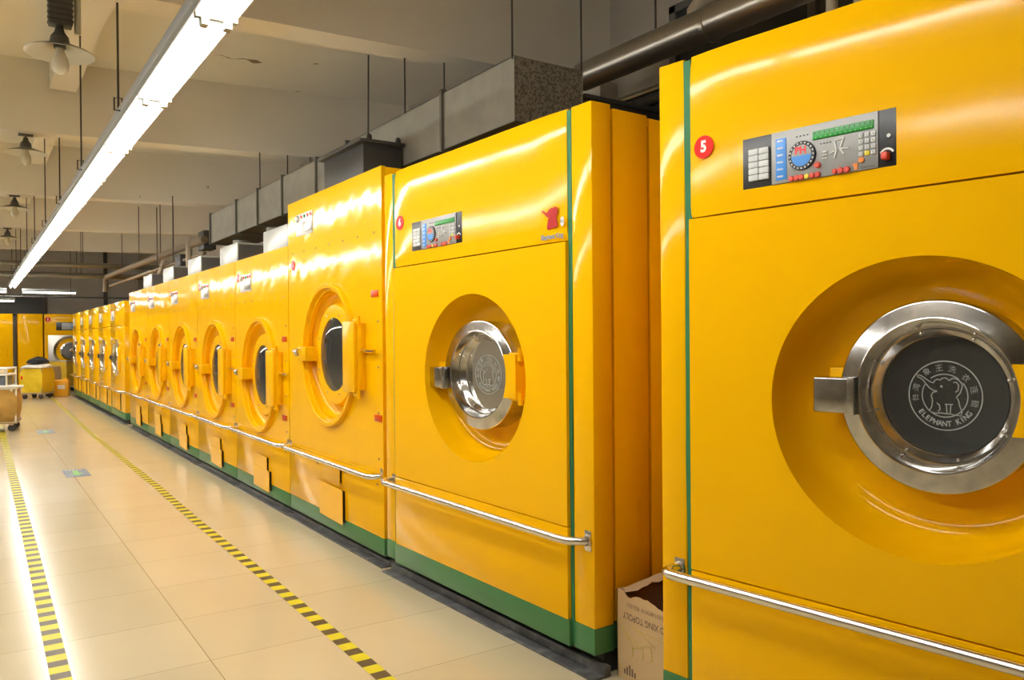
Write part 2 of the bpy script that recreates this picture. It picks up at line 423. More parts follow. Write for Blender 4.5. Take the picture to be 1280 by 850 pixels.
# ------------------------------------------------------------------ washers
def control_panel(parent, x0, x1, z0, z1, detail=True):
    W = x1 - x0; H = z1 - z0; y = -.021
    X = lambda f: x0 + f * W
    Z = lambda f: z0 + f * H
    pan = MB().box(x0, x1, y + .004, .004, z0, z1, .002).obj('control_panel', 'panel_black', parent); pan['label'] = 'control panel with black ends'
    y2 = y - .002
    MB().box(X(.217), X(.90), y2 + .001, y + .006, z0 + .001, z1 - .001, .001).obj('faceplate', 'panel_grey', pan)
    for r in range(5):
        for c in range(2):
            a = .052 + c * .075; b = .76 - r * .126
            MB().box(X(a), X(a + .071), y2 - .003, y + .006, Z(b - .117), Z(b), .002).obj('keypad_key', 'key_white', pan)
    MB().box(X(.248), X(.322), y2 - .001, y + .005, Z(.07), Z(.86), .001).obj('legend_strip', 'panel_blue', pan)
    m = MB()
    for r in range(6): add_text(m, 'MENU', H * .045, X(.28), Z(.81 - r * .135), y2 - .0016, bold=.0004)
    m.obj('legend_lettering', 'white_plastic', pan, smooth=0)
    # round programme dial
    cx, cz, R = X(.43), Z(.457), H * .272
    d = MB().lathe([(R, y), (R, y2 - .004), (R * .97, y2 - .006), (0.001, y2 - .006)], (cx, cz), n=40).obj('dial', 'panel_black', pan)
    MB().lathe([(R * .74, y2 - .0065), (.001, y2 - .0066)], (cx, cz), n=40).obj('dial_face', 'panel_grey', pan)
    n = 24; pts = [(cx + R * .73 * math.cos(a), y2 - .0072, cz + R * .73 * math.sin(a)) for a in [PI + PI * i / n for i in range(n + 1)]]
    MB().add(pts, [list(range(n + 1))]).obj('dial_sector', 'panel_blue', pan, smooth=0)
    m = MB(); add_text(m, 'PH', H * .19, cx - .002, cz + R * .34, y2 - .0075, bold=.0012); m.obj('dial_digits', 'digit_red', pan, smooth=0)
    m = MB()
    for i in range(20):
        a = 2 * PI * i / 20; m.lathe([(R * .055, y2 - .0066), (.0003, y2 - .0068)], (cx + R * .87 * math.cos(a), cz + R * .87 * math.sin(a)), n=8)
    m.obj('dial_marks', 'white_plastic', pan, smooth=0)
    # display
    MB().box(X(.50), X(.878), y2 - .0035, y + .005, Z(.70), Z(.86), .003).obj('display', 'display_green', pan)
    m = MB(); m2 = MB()
    for i in range(12):
        xx = X(.515 + i * .031)
        m.box(xx, xx + W * .006, y2 - .0042, y2 - .003, Z(.80), Z(.835)); m2.box(xx + W * .005, xx + W * .013, y2 - .0042, y2 - .003, Z(.725), Z(.745))
    m.obj('display_marks', 'ink_dark', pan, smooth=0); m2.obj('display_figures', 'glyph_green', pan, smooth=0)
    # number pad
    for r in range(4):
        for c in range(3):
            a = .789 + c * .0365; b = .655 - r * .108
            mt = 'button_yellow' if (r, c) == (3, 1) else 'key_white'
            MB().box(X(a), X(a + .027), y2 - .004, y + .005, Z(b - .082), Z(b), .002).obj('number_key', mt, pan)
    m = MB()
    for r in range(4):
        for c in range(3): add_text(m, '789456123C0E'[r * 3 + c], H * .055, X(.8025 + c * .0365), Z(.614 - r * .108), y2 - .0046)
    m.obj('key_lettering', 'ink_dark', pan, smooth=0)
    for fx, fz, s in [(.359, .055, 1), (.394, .055, 1), (.426, .055, 1), (.497, .055, 1), (.533, .058, 1), (.533, .232, 1.1), (.641, .06, .9), (.678, .06, 1.1), (.717, .06, 1.1)]:
        MB().lathe([(H * .052 * s, y), (H * .052 * s, y2 - .006), (H * .04 * s, y2 - .008), (.0005, y2 - .008)], (X(fx), Z(fz)), n=16).obj('button', 'button_red', pan)
    MB().lathe([(H * .045, y), (H * .045, y2 - .006), (.0005, y2 - .007)], (X(.462), Z(.055)), n=16).obj('button', 'button_yellow', pan)
    MB().lathe([(H * .05, y), (H * .05, y2 - .006), (.0005, y2 - .007)], (X(.806), Z(.185)), n=16).obj('button', 'button_orange', pan)
    m = MB(); m.prism([(X(.745), Z(.14)), (X(.782), Z(.15)), (X(.782), Z(.03)), (X(.763), Z(.02)), (X(.758), Z(.10))], y2 - .002, y); m.obj('small_emblem', 'button_orange', pan, smooth=0)
    m = MB()
    for i in range(4): m.box(X(.55 + i * .02), X(.556 + i * .02), y2 - .0012, y, Z(.60), Z(.62))
    m.obj('panel_dots', 'ink_dark', pan, smooth=0); m = MB()
    for i in range(4): m.box(X(.39 + i * .024), X(.398 + i * .024), y2 - .0012, y, Z(.82), Z(.84))
    m.obj('panel_dots', 'ink_dark', pan, smooth=0); m = MB()
    add_text(m, 'CONTROLS', H * .05, X(.84), Z(.045), y2 - .0015)
    m.obj('panel_lettering', 'ink_dark', pan, smooth=0)
    m = MB()                                    # pictogram of shirts and pipes in the middle
    for a, b in [((.64, .62), (.70, .64)), ((.64, .62), (.655, .44)), ((.70, .64), (.675, .46)), ((.655, .44), (.64, .30)), ((.675, .46), (.70, .34)), ((.675, .46), (.73, .44)), ((.565, .45), (.595, .45)), ((.565, .39), (.595, .39)), ((.565, .33), (.595, .33)), ((.61, .40), (.64, .43))]:
        m.tube([(X(a[0]), y2 - .001, Z(a[1])), (X(b[0]), y2 - .001, Z(b[1]))], .0028, 5)
    m.obj('pictogram', 'white_plastic', pan, smooth=0)
    MB().box(X(.932), X(.970), y2 - .022, y + .004, Z(.11), Z(.24), .004).obj('power_switch', 'button_red', pan)
    m = MB(); vs = []
    for i in range(13):
        a = math.radians(25 + 130 * i / 12)
        for k in (.10, .135): vs.append((X(.951) + H * k * 1.0 * math.cos(a), y2 + .001, Z(.19) + H * k * 1.0 * math.sin(a)))
    m.add(vs, [[2 * i, 2 * i + 2, 2 * i + 3, 2 * i + 1] for i in range(12)]); m.obj('switch_scale', 'white_plastic', pan, smooth=0)
    MB().lathe([(H * .035, y2 + .0005), (.0005, y2 + .0003)], (X(.961), Z(.53)), n=14).obj('indicator_lamp', 'white_plastic', pan, smooth=0)
    return pan

def make_washer(P):
    W, D, H = 1.982, 1.35, 2.52
    t = thing('washing_machine', P['label'], 'washing machine', P['loc'], P['rz'])
    s = P['ks']                                  # left edge of the main panel etc.
    sl0, sl1, sr0, sr1 = P['seams']
    # carcass: front strips + body sides
    MB().box(0, sl0, 0, .12, .215, H, .006).obj('corner_panel', 'yellow_paint', t)
    MB().box(sr1, W, 0, .115, .215, H, .006).obj('corner_panel', 'yellow_paint', t)
    m = MB(); m.box(W - .05, W - .010, .135, .35, .22, H - .012, .004); m.box(W - .05, W - .018, .372, .60, .22, H - .02, .004); m.box(.0, .04, .1, .60, .22, H - .012, .004); m.box(.02, W - .02, .02, .61, H - .06, H - .02); m.box(.03, W - .03, .56, .6, .22, H - .04)
    m.obj('body_front_section', 'yellow_paint', t)
    MB().box(.05, .09, .03, .55, .2, H - .07).box(W - .09, W - .052, .03, .55, .2, H - .07).box(.06, W - .06, .03, .55, .21, .25).obj('gap_shade_backing', 'seam_and_shade_dark', t, smooth=0)  # near-black backing stands in for the shade inside the panel gaps
    MB().box(.0, W - .02, .60, .95, .22, H - .03, .004).obj('body_rear_section', 'yellow_paint', t)
    MB().box(.02, W - .03, .97, D, .22, H - .06, .004).obj('body_back', 'yellow_paint', t)
    # upper front panel, bowed at its side edges
    x0, x1 = sl1, sr0; z1p = 1.928
    def bow(x):
        d = min(x - x0, x1 - x); k = max(0, (.22 - d) / .22); return -.016 + .013 * k * k
    m = MB(); nx, nz = 48, 14; vs = []; fs = []
    xs = [x0 + (x1 - x0) * i / nx for i in range(nx + 1)]; zs = [z1p + (H - z1p) * j / nz for j in range(nz + 1)]
    for j, z in enumerate(zs):
        zb = max(0, (.10 - (H - z)) / .10); zb2 = max(0, (.02 - (z - z1p)) / .02)
        for x in xs: vs.append((x, bow(x) + .010 * zb * zb + .004 * zb2, z))
    for j in range(nz):
        for i in range(nx): a = j * (nx + 1) + i; fs.append([a, a + 1, a + nx + 2, a + nx + 1])
    o = len(vs); vs += [(x0, .03, z1p), (x1, .03, z1p), (x1, .03, H), (x0, .03, H)]
    L = [j * (nx + 1) for j in range(nz + 1)]; Rr = [j * (nx + 1) + nx for j in range(nz + 1)]
    fs += [[o] + L[:] + [o + 3], [o + 1] + Rr[:] + [o + 2], [o] + list(range(nx + 1)) + [o + 1], [o + 3] + list(range(nz * (nx + 1), (nz + 1) * (nx + 1))) + [o + 2]]
    m.add(vs, fs).obj('upper_panel', 'yellow_paint', t, smooth=40)
    # middle panel with the round opening and its bowl
    cx, cz, a, b = P['recess']
    MB().plate_hole(x0, x1, .637, 1.921, cx, cz, a, b, -.016, .03, 120).obj('front_panel', 'yellow_paint', t, smooth=25)
    prof = [(1.0, -.0155), (.997, .0), (.985, .05), (.962, .095), (.92, .135), (.86, .16), (.78, .172), (.55, .178)]
    MB().lathe([(r * b, h) for r, h in prof], (cx, cz), n=120, sx=a / b).obj('door_recess', 'yellow_paint', t, smooth=40)
    MB().box(x0, x1, -.016, .03, .217, .631, .003).obj('lower_panel', 'yellow_paint', t)
    # seams lined with green
    wob = lambda z: .006 * math.sin(z * 4.1) + .003 * math.sin(z * 11)
    for sa, sb, nm in ((sl0, sl1, 0), (sr0, sr1, 1)):
        m = MB(); n = 30; vs = []; fs = []
        for i in range(n + 1):
            z = .12 + (H - .13) * i / n; k = .75 + .25 * (i / n)
            c = (sa + sb) / 2 + wob(z) * .5; h = (sb - sa) / 2 * k
            vs += [(c - h, .0, z), (c + h, .0, z), (c + h, .03, z), (c - h, .03, z)]
        for i in range(n):
            for q in range(4): fs.append([4 * i + q, 4 * i + (q + 1) % 4, 4 * i + 4 + (q + 1) % 4, 4 * i + 4 + q])
        m.add(vs, fs).obj('seam_strip', 'green_trim', t)
    # green foot band and black plinth
    m = MB(); m.box(0, sl0 + .01, -.001, .12, .105, .216, .004); m.box(sl1 - .01, sr0 + .012, -.017, .1, .1, .218, .003); m.box(sr1 - .006, W, -.001, .115, .1, .216, .004); m.box(W - .06, W - .014, .10, .9, .1, .216, .003)
    m.obj('foot_band', 'green_paint', t)
    MB().box(.02, W - .02, .07, D - .05, 0, .22).obj('plinth', 'plinth_black', t, smooth=0)
    m = MB(); m.box(-.02, W + .02, -.03, .06, 0, .012, .003); m.box(-.02, W + .02, .035, .075, 0, .05, .003)
    m.obj('kick_strip', 'kick_strip_grey', t)
    # door
    rx, rz_, sx, yo = P['ring']
    k = P['R'] / .293
    pr = [(.285, .17), (.288, .02), (.2925, .008), (.29, .001), (.284, -.003), (.24, -.003), (.232, -.008), (.227, -.007), (.224, 0.), (.220, .02), (.212, .034), (.206, .034), (.200, .04), (.187, .062), (.182, .066), (.182, .075)]
    door = MB().lathe([(r * k, h) for r, h in pr], (rx, rz_), n=96, sx=sx, off=yo).obj('door', 'steel_polished', t, smooth=35); door['label'] = 'round polished steel porthole door'
    MB().lathe([(.183 * k, .064), (.001, .064)], (rx, rz_), n=64, sx=sx, off=yo).obj('door_glass', 'door_glass', door, smooth=0)
    for i in range(8):
        an = 2 * PI * (i + .35) / 8
        for r, h in ((.2155, .03), (.196, .046)):
            px, pz = rx + r * k * sx * math.cos(an), rz_ + r * k * math.sin(an)
            MB().lathe([(.0055, h), (.0055, h - .006), (.003, h - .01), (.0003, h - .0105)], (px, pz), n=10, off=yo).obj('door_bolt', 'bolt_steel', door)
    emblem(rx + .007, rz_, yo + .0625, .105 * k, sx, door)
    MB().lathe([(.181 * k, .08), (.178 * k, .3), (.001, .3)], (rx, rz_), n=48, sx=sx, off=yo).obj('drum', 'dark_drum', t)
    # latch block at the left, hinge plate at the right
    l0, l1, lz0, lz1 = P['latch']
    MB().box(l0, l1, yo - .035, yo + .06, lz0, lz1, .006, 3).box(l1 - .012, l1 + .012, yo - .04, yo + .02, lz0 - .003, lz1 + .003, .003).obj('latch', 'steel_polished', t)
    MB().box(l0 + .03, l1 - .03, yo + .02, .17, lz0 + .02, lz1 + .03, .004).obj('latch_mount', 'yellow_plain', t)
    h0, h1, hz0, hz1 = P['hinge']
    n = 12; pts = [(h0 + .022 * math.sin(PI * i / n), hz1 - (hz1 - hz0) * i / n) for i in range(n + 1)]
    hp = MB().prism(pts + [(h1, hz0), (h1, hz1)], yo - .035, yo - .012).obj('hinge_plate', 'yellow_plain', t, smooth=20)
    m = MB(); m.box(h1 - .02, h1 + .0, yo - .02, .17, hz0 + .01, hz1 - .01, .003)
    for zz in (hz0 - .012, hz1 - .012):
        m.lathe([(.001, zz - .02), (.014, zz - .02), (.014, zz + .045), (.001, zz + .045)], (h1 + .012, yo - .012), axis='z', n=12)
        m.box(h0 + .03, h1 + .02, yo - .02, yo + .01, zz, zz + .022, .003)
    m.obj('hinge', 'yellow_plain', hp)
    # control panel, number badge
    control_panel(t, *P['panel'])
    bx, bz, br = P['badge']
    bd = MB().lathe([(br, -.0155), (br, -.0185), (.001, -.0186)], (bx, bz), n=40, sx=P['bsx']).obj('number_badge', 'badge_red', t); bd['label'] = 'red number badge ' + P['num']
    m = MB(); add_text(m, P['num'], br * 1.35, bx, bz, -.0195, sx=P['bsx'] * .92, bold=.0025); m.obj('number', 'white_paint', bd, smooth=0)
    # handrail
    q0, q1, rz2 = P['rail']
    hr = MB().tube([(q0, 0, rz2 + .01), (q0 - .012, -.04, rz2 + .008), (q0 - .012, -.065, rz2 + .004), (q0 + .01, -.078, rz2), (q0 + .06, -.08, rz2), (q1 - .12, -.08, rz2), (q1 - .06, -.072, rz2), (q1 - .015, -.03, rz2), (q1, 0, rz2)], .019, 14).obj('handrail', 'chrome', t, smooth=50)
    for q in (q0, q1):
        MB().box(q - .022, q + .022, -.006, 0, rz2 - .045, rz2 + .045, .002).lathe([(.028, -.004), (.026, -.014), (.02, -.016)], (q, rz2 + .005 if q == q0 else rz2), n=16).obj('rail_bracket', 'bolt_steel', hr)
    return t

washer6 = make_washer(dict(label='large yellow washer with red badge 6 and red elephant sticker', loc=(2.177, 4.666, 0), rz=math.atan2(-1.981, .057), ks=0,
    seams=(.112, .150, 1.818, 1.846), recess=(1.022, 1.277, .491, .446), ring=(.992, 1.29, 1.17, .05), R=.296, latch=(.515, .67, 1.205, 1.323), hinge=(1.28, 1.385, 1.185, 1.405),
    panel=(.392, .952, 2.004, 2.173), badge=(.241, 2.192, .043), bsx=1.15, num='6', rail=(.11, 1.945, .597)))
washer5 = make_washer(dict(label='nearest large yellow washer with red badge 5, cut off by the frame', loc=(2.182, 2.218, 0), rz=math.atan2(-.992, .124), ks=0,
    seams=(.115, .146, 1.818, 1.846), recess=(.946, 1.277, .468, .446), ring=(.962, 1.308, 1.0, .07), R=.291, latch=(.598, .725, 1.242, 1.357), hinge=(1.178, 1.29, 1.21, 1.41),
    panel=(.374, .894, 1.996, 2.169), badge=(.214, 2.174, .041), bsx=1.0, num='5', rail=(.085, 1.9, .618)))

# the red elephant sticker on washer 6
def sticker(parent, cx, cz, y):
    m = MB(); S = .099 / 372.; sx = 1.07
    pts = [(170, 215), (190, 203), (225, 235), (262, 262), (290, 215), (330, 192), (355, 185), (370, 195), (395, 178), (425, 182), (446, 215), (450, 270), (435, 330), (415, 380), (430, 400), (440, 470), (445, 510), (425, 528), (395, 540), (365, 528), (335, 545), (300, 550), (270, 548), (262, 520), (272, 450), (278, 400), (290, 350), (250, 318), (215, 265), (188, 240)]
    m.prism([(cx + (p[0] - 340) * S * sx * 1.5, cz - (p[1] - 370) * S) for p in pts], y - .0015, y)
    st = m.obj('logo_sticker', 'logo_red', parent, smooth=0); st['label'] = 'red elephant shaped sticker'
    m = MB(); add_text(m, 'Elephant King', .030, cx + .004, cz - .083, y - .002, sx=.98, bold=.0012); m.obj('sticker_lettering', 'ink_blue_grey', st, smooth=0)
    m = MB(); m.lathe([(.014, y - .001), (.011, y - .002), (.001, y - .002)], (cx + .078, cz - .022), n=20, sz=1.6); q = m.obj('small_seal', 'white_paint', st, smooth=0)
    m = MB(); add_text(m, '象王', .015, cx + .078, cz - .022, y - .003); m.obj('seal_lettering', 'ink_dark', st, smooth=0)
sticker(washer6, 1.722, 2.036, -.0165)

# ------------------------------------------------------------------ tumble dryers
def make_dryer(label, loc, W, H, dcz, plate, badge, num, refl, acc, group=None):
    t = thing('tumble_dryer', label, 'tumble dryer', loc, -PI / 2, group)
    D = 1.3; cx = W / 2
    MB().plate_hole(.004, W - .004, .60, H, cx, dcz, .47, .47, 0, .03, 96).obj('front_panel', 'yellow_paint_wavy', t, smooth=25)
    m = MB(); m.box(.004, .03, .031, D, .19, H - .005, .003).box(W - .03, W - .004, .031, D, .19, H - .005, .003).box(.01, W - .01, .031, D - .01, H - .04, H - .006, .003).box(.01, W - .01, D - .03, D, .19, H - .01); m.obj('body', 'yellow_paint', t)
    MB().box(.004, W - .004, 0, .03, .188, .597, .003).obj('lower_panel', 'yellow_paint', t)
    MB().box(.004, W - .004, .001, .4, .075, .188, .003).obj('foot_band', 'green_paint', t)
    MB().box(.02, W - .02, .06, D - .05, 0, .09).obj('plinth', 'plinth_black', t, smooth=0)
    MB().box(.0, W, -.025, .06, 0, .012, .003).box(0, W, .03, .07, 0, .04, .003).obj('kick_strip', 'kick_strip_grey', t)
    MB().box(-.003, .004, .008, .05, .08, H - .01).obj('side_seam', 'seam_and_shade_dark', t, smooth=0)
    # door: raised rim, dish, inner flange, pane
    door = MB().lathe([(.53, .004), (.53, -.028), (.524, -.037), (.502, -.038), (.494, -.033), (.488, -.005), (.474, .05), (.45, .085), (.415, .098), (.392, .096), (.384, .08), (.377, .045), (.368, .034), (.30, .028), (.274, .030), (.272, .08)], (cx, dcz), n=80).obj('door', 'yellow_plain', t, smooth=45)
    door['label'] = 'round yellow door with a raised rim'
    MB().lathe([(.274, .034), (.23, .020), (.17, .008), (.10, .001), (.04, -.002), (.001, -.0025)], (cx, dcz), n=56).obj('door_glass', 'door_glass', door, smooth=60)
    m = MB()
    for i in range(8):
        a = 2 * PI * (i + .5) / 8; m.lathe([(.007, .026), (.007, .021), (.0005, .020)], (cx + .31 * math.cos(a), dcz + .31 * math.sin(a)), n=8)
    m.obj('door_screws', 'bolt_steel', door)
    m = MB().lathe([(.274, .07), (.32, .36), (.001, .36)], (cx, dcz), n=40); m.obj('drum', 'dark_drum', t)
    hp = MB().box(cx + .445, cx + .645, -.085, -.055, dcz - .245, dcz + .235, .008).obj('hinge_plate', 'yellow_plain', t)
    m = MB(); m.box(cx + .60, cx + .655, -.056, 0, dcz - .23, dcz + .22, .004)
    for zz in (dcz - .262, dcz + .235): m.lathe([(.001, zz - .02), (.013, zz - .02), (.013, zz + .035), (.001, zz + .035)], (cx + .665, -.06), axis='z', n=10).box(cx + .60, cx + .67, -.07, -.045, zz - .008, zz + .014, .002)
    m.obj('hinge', 'yellow_plain', hp)
    MB().tube([(cx + .66, -.03, dcz + .035), (cx + .86, -.03, dcz + .035)], .013, 10).obj('door_stop_bar', 'chrome', t)
    lt = MB().box(cx - .505, cx - .34, -.07, .04, dcz - .055, dcz + .055, .006).obj('latch_box', 'yellow_plain', t)
    kb = MB().tube([(cx - .50, -.055, dcz + .01), (cx - .555, -.055, dcz + .01)], .033, 14); kb.tube([(cx - .555, -.055, dcz + .01), (cx - .60, -.055, dcz + .015)], .018, 10); kb.tube([(cx - .58, -.055, dcz + .015), (cx - .64, -.06, dcz + .02)], .012, 8)
    kb.obj('latch_knob', 'steel_brushed', lt)
    for (u, z) in refl: MB().box(u - .055, u + .055, -.007, 0, z - .022, z + .022, .002).obj('reflector', 'reflector_red', t)
    # control plate
    x0, x1, z0, z1 = plate; w, h = x1 - x0, z1 - z0
    pl = MB().box(x0, x1, -.006, 0, z0, z1, .001).obj('control_plate', 'panel_white', t)
    MB().lathe([(.026, -.006), (.026, -.02), (.02, -.024), (.0005, -.024)], (x0 + .12 * w, z1 - .2 * h), n=18).obj('key_switch', 'steel_brushed', pl)
    for i, c in enumerate(('button_red', 'display_green', 'button_red', 'button_red')):
        MB().lathe([(.013, -.006), (.013, -.014), (.0005, -.015)], (x0 + w * (.36 + i * .19), z1 - .16 * h), n=12).obj('button', c, pl)
    MB().box(x0 + .45 * w, x1 - .03 * w, -.010, -.004, z0 + .12 * h, z0 + .58 * h, .001).obj('instruction_label', 'steel_brushed', pl)
    MB().box(x0 + .04 * w, x0 + .42 * w, -.009, -.004, z0 + .1 * h, z0 + .62 * h, .001).obj('paper_label', 'white_paint', pl)
    u, z = badge
    bd = MB().lathe([(.042, -.0005), (.042, -.004), (.001, -.0042)], (u, z), n=28).obj('number_badge', 'badge_red', t)
    m = MB()
    if num: add_text(m, num, .062, u, z, -.005, bold=.002)
    else: m.box(u - .008, u + .008, -.0052, -.004, z - .02, z + .02)
    m.obj('number', 'white_paint', bd, smooth=0)
    m = MB()
    for i in range(7): m.lathe([(.0075, 0), (.0075, -.003), (.0005, -.004)], (.12 + (W - .24) * i / 6, H - .42), n=8)
    for i in range(4): m.lathe([(.0075, 0), (.0075, -.003), (.0005, -.004)], (W - .07, .7 + .3 * i), n=8); m.lathe([(.0075, 0), (.0075, -.003), (.0005, -.004)], (.10 + (W - .2) * i / 3, .53), n=8)
    m.obj('panel_screws', 'pipe_brown', t)
    # access covers standing a little proud
    for nm, (a, b, c, d), th in (('upper_access_cover', acc[0], .022), ('lower_access_cover', acc[1], .027)):
        v = [(a, -.006, c), (b, -th, c), (b, -th, d), (a, -.006, d), (a, -.001, c), (b, -th + .005, c), (b, -th + .005, d), (a, -.001, d)]
        MB().add(v, [[0, 1, 2, 3], [4, 5, 6, 7], [0, 1, 5, 4], [1, 2, 6, 5], [2, 3, 7, 6], [3, 0, 4, 7]]).obj(nm, 'yellow_plain', t, smooth=0)
        MB().box(a + .02, b - .01, -.0012, .001, c + .01, d - .01).obj('cover_shadow', 'seam_and_shade_dark', t, smooth=0)  # dark sheet painting the shadow behind the ajar cover
    hr = MB().tube([(.03, 0, .60), (.04, -.05, .597), (.075, -.075, .595), (.14, -.08, .595), (W - .14, -.08, .59), (W - .075, -.075, .59), (W - .04, -.05, .592), (W - .03, 0, .595)], .019, 12).obj('handrail', 'chrome', t, smooth=50)
    for q in (.03, W - .03): MB().box(q - .02, q + .02, -.005, 0, .555, .642, .002).obj('rail_bracket', 'bolt_steel', hr)
    return t

SW = 1.64
bigdryer = make_dryer('tall yellow dryer between washer 6 and the lower dryers', (2.2, 6.604, 0), 1.848, 2.607, 1.37, (.22, .59, 2.315, 2.49), (.13, 2.09), '1', [(1.735, 1.784), (1.775, .966)], [(.78, 1.14, .435, .585), (.70, 1.2, .157, .405)])
small_acc = [(.67, 1.06, .225, .425), (.61, 1.14, .12, .31)]
proto = make_dryer('lower yellow dryer directly left of the tall dryer', (2.2, 8.246, 0), SW - .006, 2.268, 1.155, (.21, .57, 1.945, 2.11), (.125, 2.09), None, [(1.53, 1.485), (1.52, .815)], small_acc, 'lower yellow dryers along the row')
# galvanised box on top of the dryer
m = MB(); m.box(.46, 1.18, .15, .75, 2.27, 2.52, .003); bxo = m.obj('exhaust_box', 'galv_light', proto)
MB().box(1.18, 1.186, .16, .75, 2.27, 2.50).obj('box_shaded_side', 'galv_shaded', bxo, smooth=0)  # darker galvanised sheet paints the shade on this side of the box
for i, (y, lab) in enumerate([(9.886, 'second lower yellow dryer counting left from the tall dryer'), (11.526, 'middle one of the five lower yellow dryers'), (13.166, 'fourth lower yellow dryer counting left from the tall dryer'), (14.806, 'farthest of the five lower yellow dryers, beside the steel door washers')]):
    d = dup(proto, (2.2, y, 0), None, lab, 'lower yellow dryers along the row')

# ------------------------------------------------------------------ far row of washers with protruding steel doors
def make_far_washer(label, loc, W, rz=-PI / 2, group=None):
    t = thing('washing_machine', label, 'washing machine', loc, rz, group); H = 2.165; D = 1.2; cx = W * .46; cz = 1.15
    MB().box(.003, W - .003, 0, D, .2, 1.725, .004).obj('front_panel', 'yellow_paint', t)
    MB().box(.003, W - .003, 0, D, 1.732, H, .004).obj('upper_panel', 'yellow_paint', t)
    MB().box(.003, W - .003, .004, D - .01, .08, .2, .003).obj('foot_band', 'green_paint', t)
    MB().box(.02, W - .02, .06, D - .05, 0, .09).obj('plinth', 'plinth_black', t, smooth=0)
    MB().box(0, W, -.03, .06, 0, .012, .003).obj('kick_strip', 'kick_strip_grey', t)
    dr = MB().lathe([(.34, 0), (.34, -.025), (.33, -.045), (.30, -.05), (.27, -.045), (.25, -.02), (.20, .0)], (cx, cz), n=56).obj('door', 'chrome', t, smooth=40)
    MB().lathe([(.22, -.015), (.001, -.05)], (cx, cz), n=40).obj('door_glass', 'door_glass', dr, smooth=40)
    MB().box(cx + .33, cx + .42, -.035, -.012, cz - .22, cz + .2, .004).obj('hinge_plate', 'yellow_plain', t)
    MB().box(cx + .40, cx + .45, -.02, 0, cz - .26, cz + .24, .003).obj('hinge', 'yellow_plain', t)
    MB().box(cx - .44, cx - .32, -.06, -.0, cz - .045, cz + .045, .006).tube([(cx - .44, -.035, cz), (cx - .48, -.035, cz)], .035, 12).obj('latch', 'panel_black', t)
    cp = MB().box(.16, .5, -.006, 0, 1.84, 2.02, .001).obj('control_plate', 'panel_white', t)
    MB().box(.3, .48, -.009, -.004, 1.86, 1.94, .001).obj('instruction_label', 'steel_brushed', cp)
    MB().lathe([(.035, 0), (.035, -.004), (.001, -.0042)], (.11, 2.0), n=20).obj('number_badge', 'badge_red', t)
    MB().box(W * .18, W * .72, -.016, 0, .22, .53, .003).obj('access_door', 'yellow_plain', t)
    MB().box(W * .72, W * .735, -.012, 0, .22, .53).obj('access_door_gap', 'seam_and_shade_dark', t, smooth=0)
    hr = MB().tube([(.05, 0, .57), (.06, -.06, .568), (.12, -.08, .567), (W - .14, -.08, .567), (W - .07, -.07, .567), (W - .04, 0, .568)], .02, 10).obj('handrail', 'chrome', t, smooth=50)
    for q in (.05, W - .04): MB().box(q - .02, q + .02, -.005, 0, .53, .61, .002).obj('rail_bracket', 'bolt_steel', hr)
    return t
labs = ['nearest of the five steel door washers past the dryers', 'second nearest of the five steel door washers past the dryers', 'middle one of the five steel door washers past the dryers', 'second farthest of the five steel door washers past the dryers', 'farthest of the steel door washers in the row, beside the yellow canister']
ys = [17.06, 18.79, 20.52, 22.25, 23.98]
fw0 = make_far_washer(labs[0], (2.2, ys[0], 0), 1.715, group='steel door washers past the dryers')
for y, l in list(zip(ys, labs))[1:]: dup(fw0, (2.2, y, 0), None, l, 'steel door washers past the dryers')

# ------------------------------------------------------------------ machines along the back wall (facing the camera)
YM = 26.9
def back_cabinet(label, x0, x1):
    t = thing('washing_machine', label, 'washing machine', (x0, YM, 0)); W = x1 - x0
    MB().box(.02, W - .02, 0, 1.2, .1, 2.24, .01).obj('body', 'yellow_paint', t)
    MB().box(.04, W - .04, .05, 1.1, 0, .1).obj('plinth', 'plinth_black', t, smooth=0)
    MB().tube([(W - .16, -.005, 1.05), (W - .16, -.035, 1.07), (W - .16, -.035, 1.2), (W - .16, -.005, 1.22)], .012, 8).obj('handle', 'yellow_plain', t)
    return t
back_cabinet('blank yellow machine back left of the dark gap by the far wall', -.9, .98)
back_cabinet('blank yellow machine right of the dark gap by the far wall', 1.06, 1.72)
t = thing('washing_machine', 'yellow washer by the far wall with an open round steel door', 'washing machine', (1.74, YM, 0)); W = 2.1
MB().box(0, W, 0, 1.3, 1.62, 2.24, .008).obj('upper_panel', 'yellow_paint', t)
MB().box(0, .09, 0, 1.3, .1, 1.62, .004).box(W - .09, W, 0, 1.3, .1, 1.62, .004).obj('side_panel', 'yellow_paint', t)
MB().box(.09, W - .09, .02, 1.25, .1, 1.62, .004).obj('front_panel', 'steel_brushed', t)['label'] = 'brushed steel front'
MB().box(.05, W - .05, .05, 1.2, 0, .1).obj('plinth', 'plinth_black', t, smooth=0)
dd = MB().lathe([(.45, .0), (.45, -.07), (.43, -.085), (.38, -.07), (.36, -.02)], (.66, 1.15), n=64).obj('door', 'chrome', t, smooth=40)
MB().lathe([(.36, -.02), (.26, -.03)], (.66, 1.15), n=64).obj('door_gasket', 'yellow_plain', dd)
MB().lathe([(.27, -.03), (.27, -.06), (.23, -.07), (.21, -.04)], (.66, 1.15), n=48).obj('inner_ring', 'chrome', dd)
MB().lathe([(.22, -.04), (.001, -.05)], (.66, 1.15), n=40).obj('drum_back', 'dark_drum', dd)
MB().lathe([(.06, -.05), (.06, -.11), (.03, -.13), (.001, -.13)], (.68, 1.16), n=24).obj('hub', 'bolt_steel', dd)
cp = MB().box(.3, 1.62, -.012, 0, 1.76, 2.0, .003).obj('control_panel', 'panel_black', t)
MB().box(.44, 1.5, -.016, -.008, 1.78, 1.98, .002).obj('faceplate', 'panel_grey', cp)
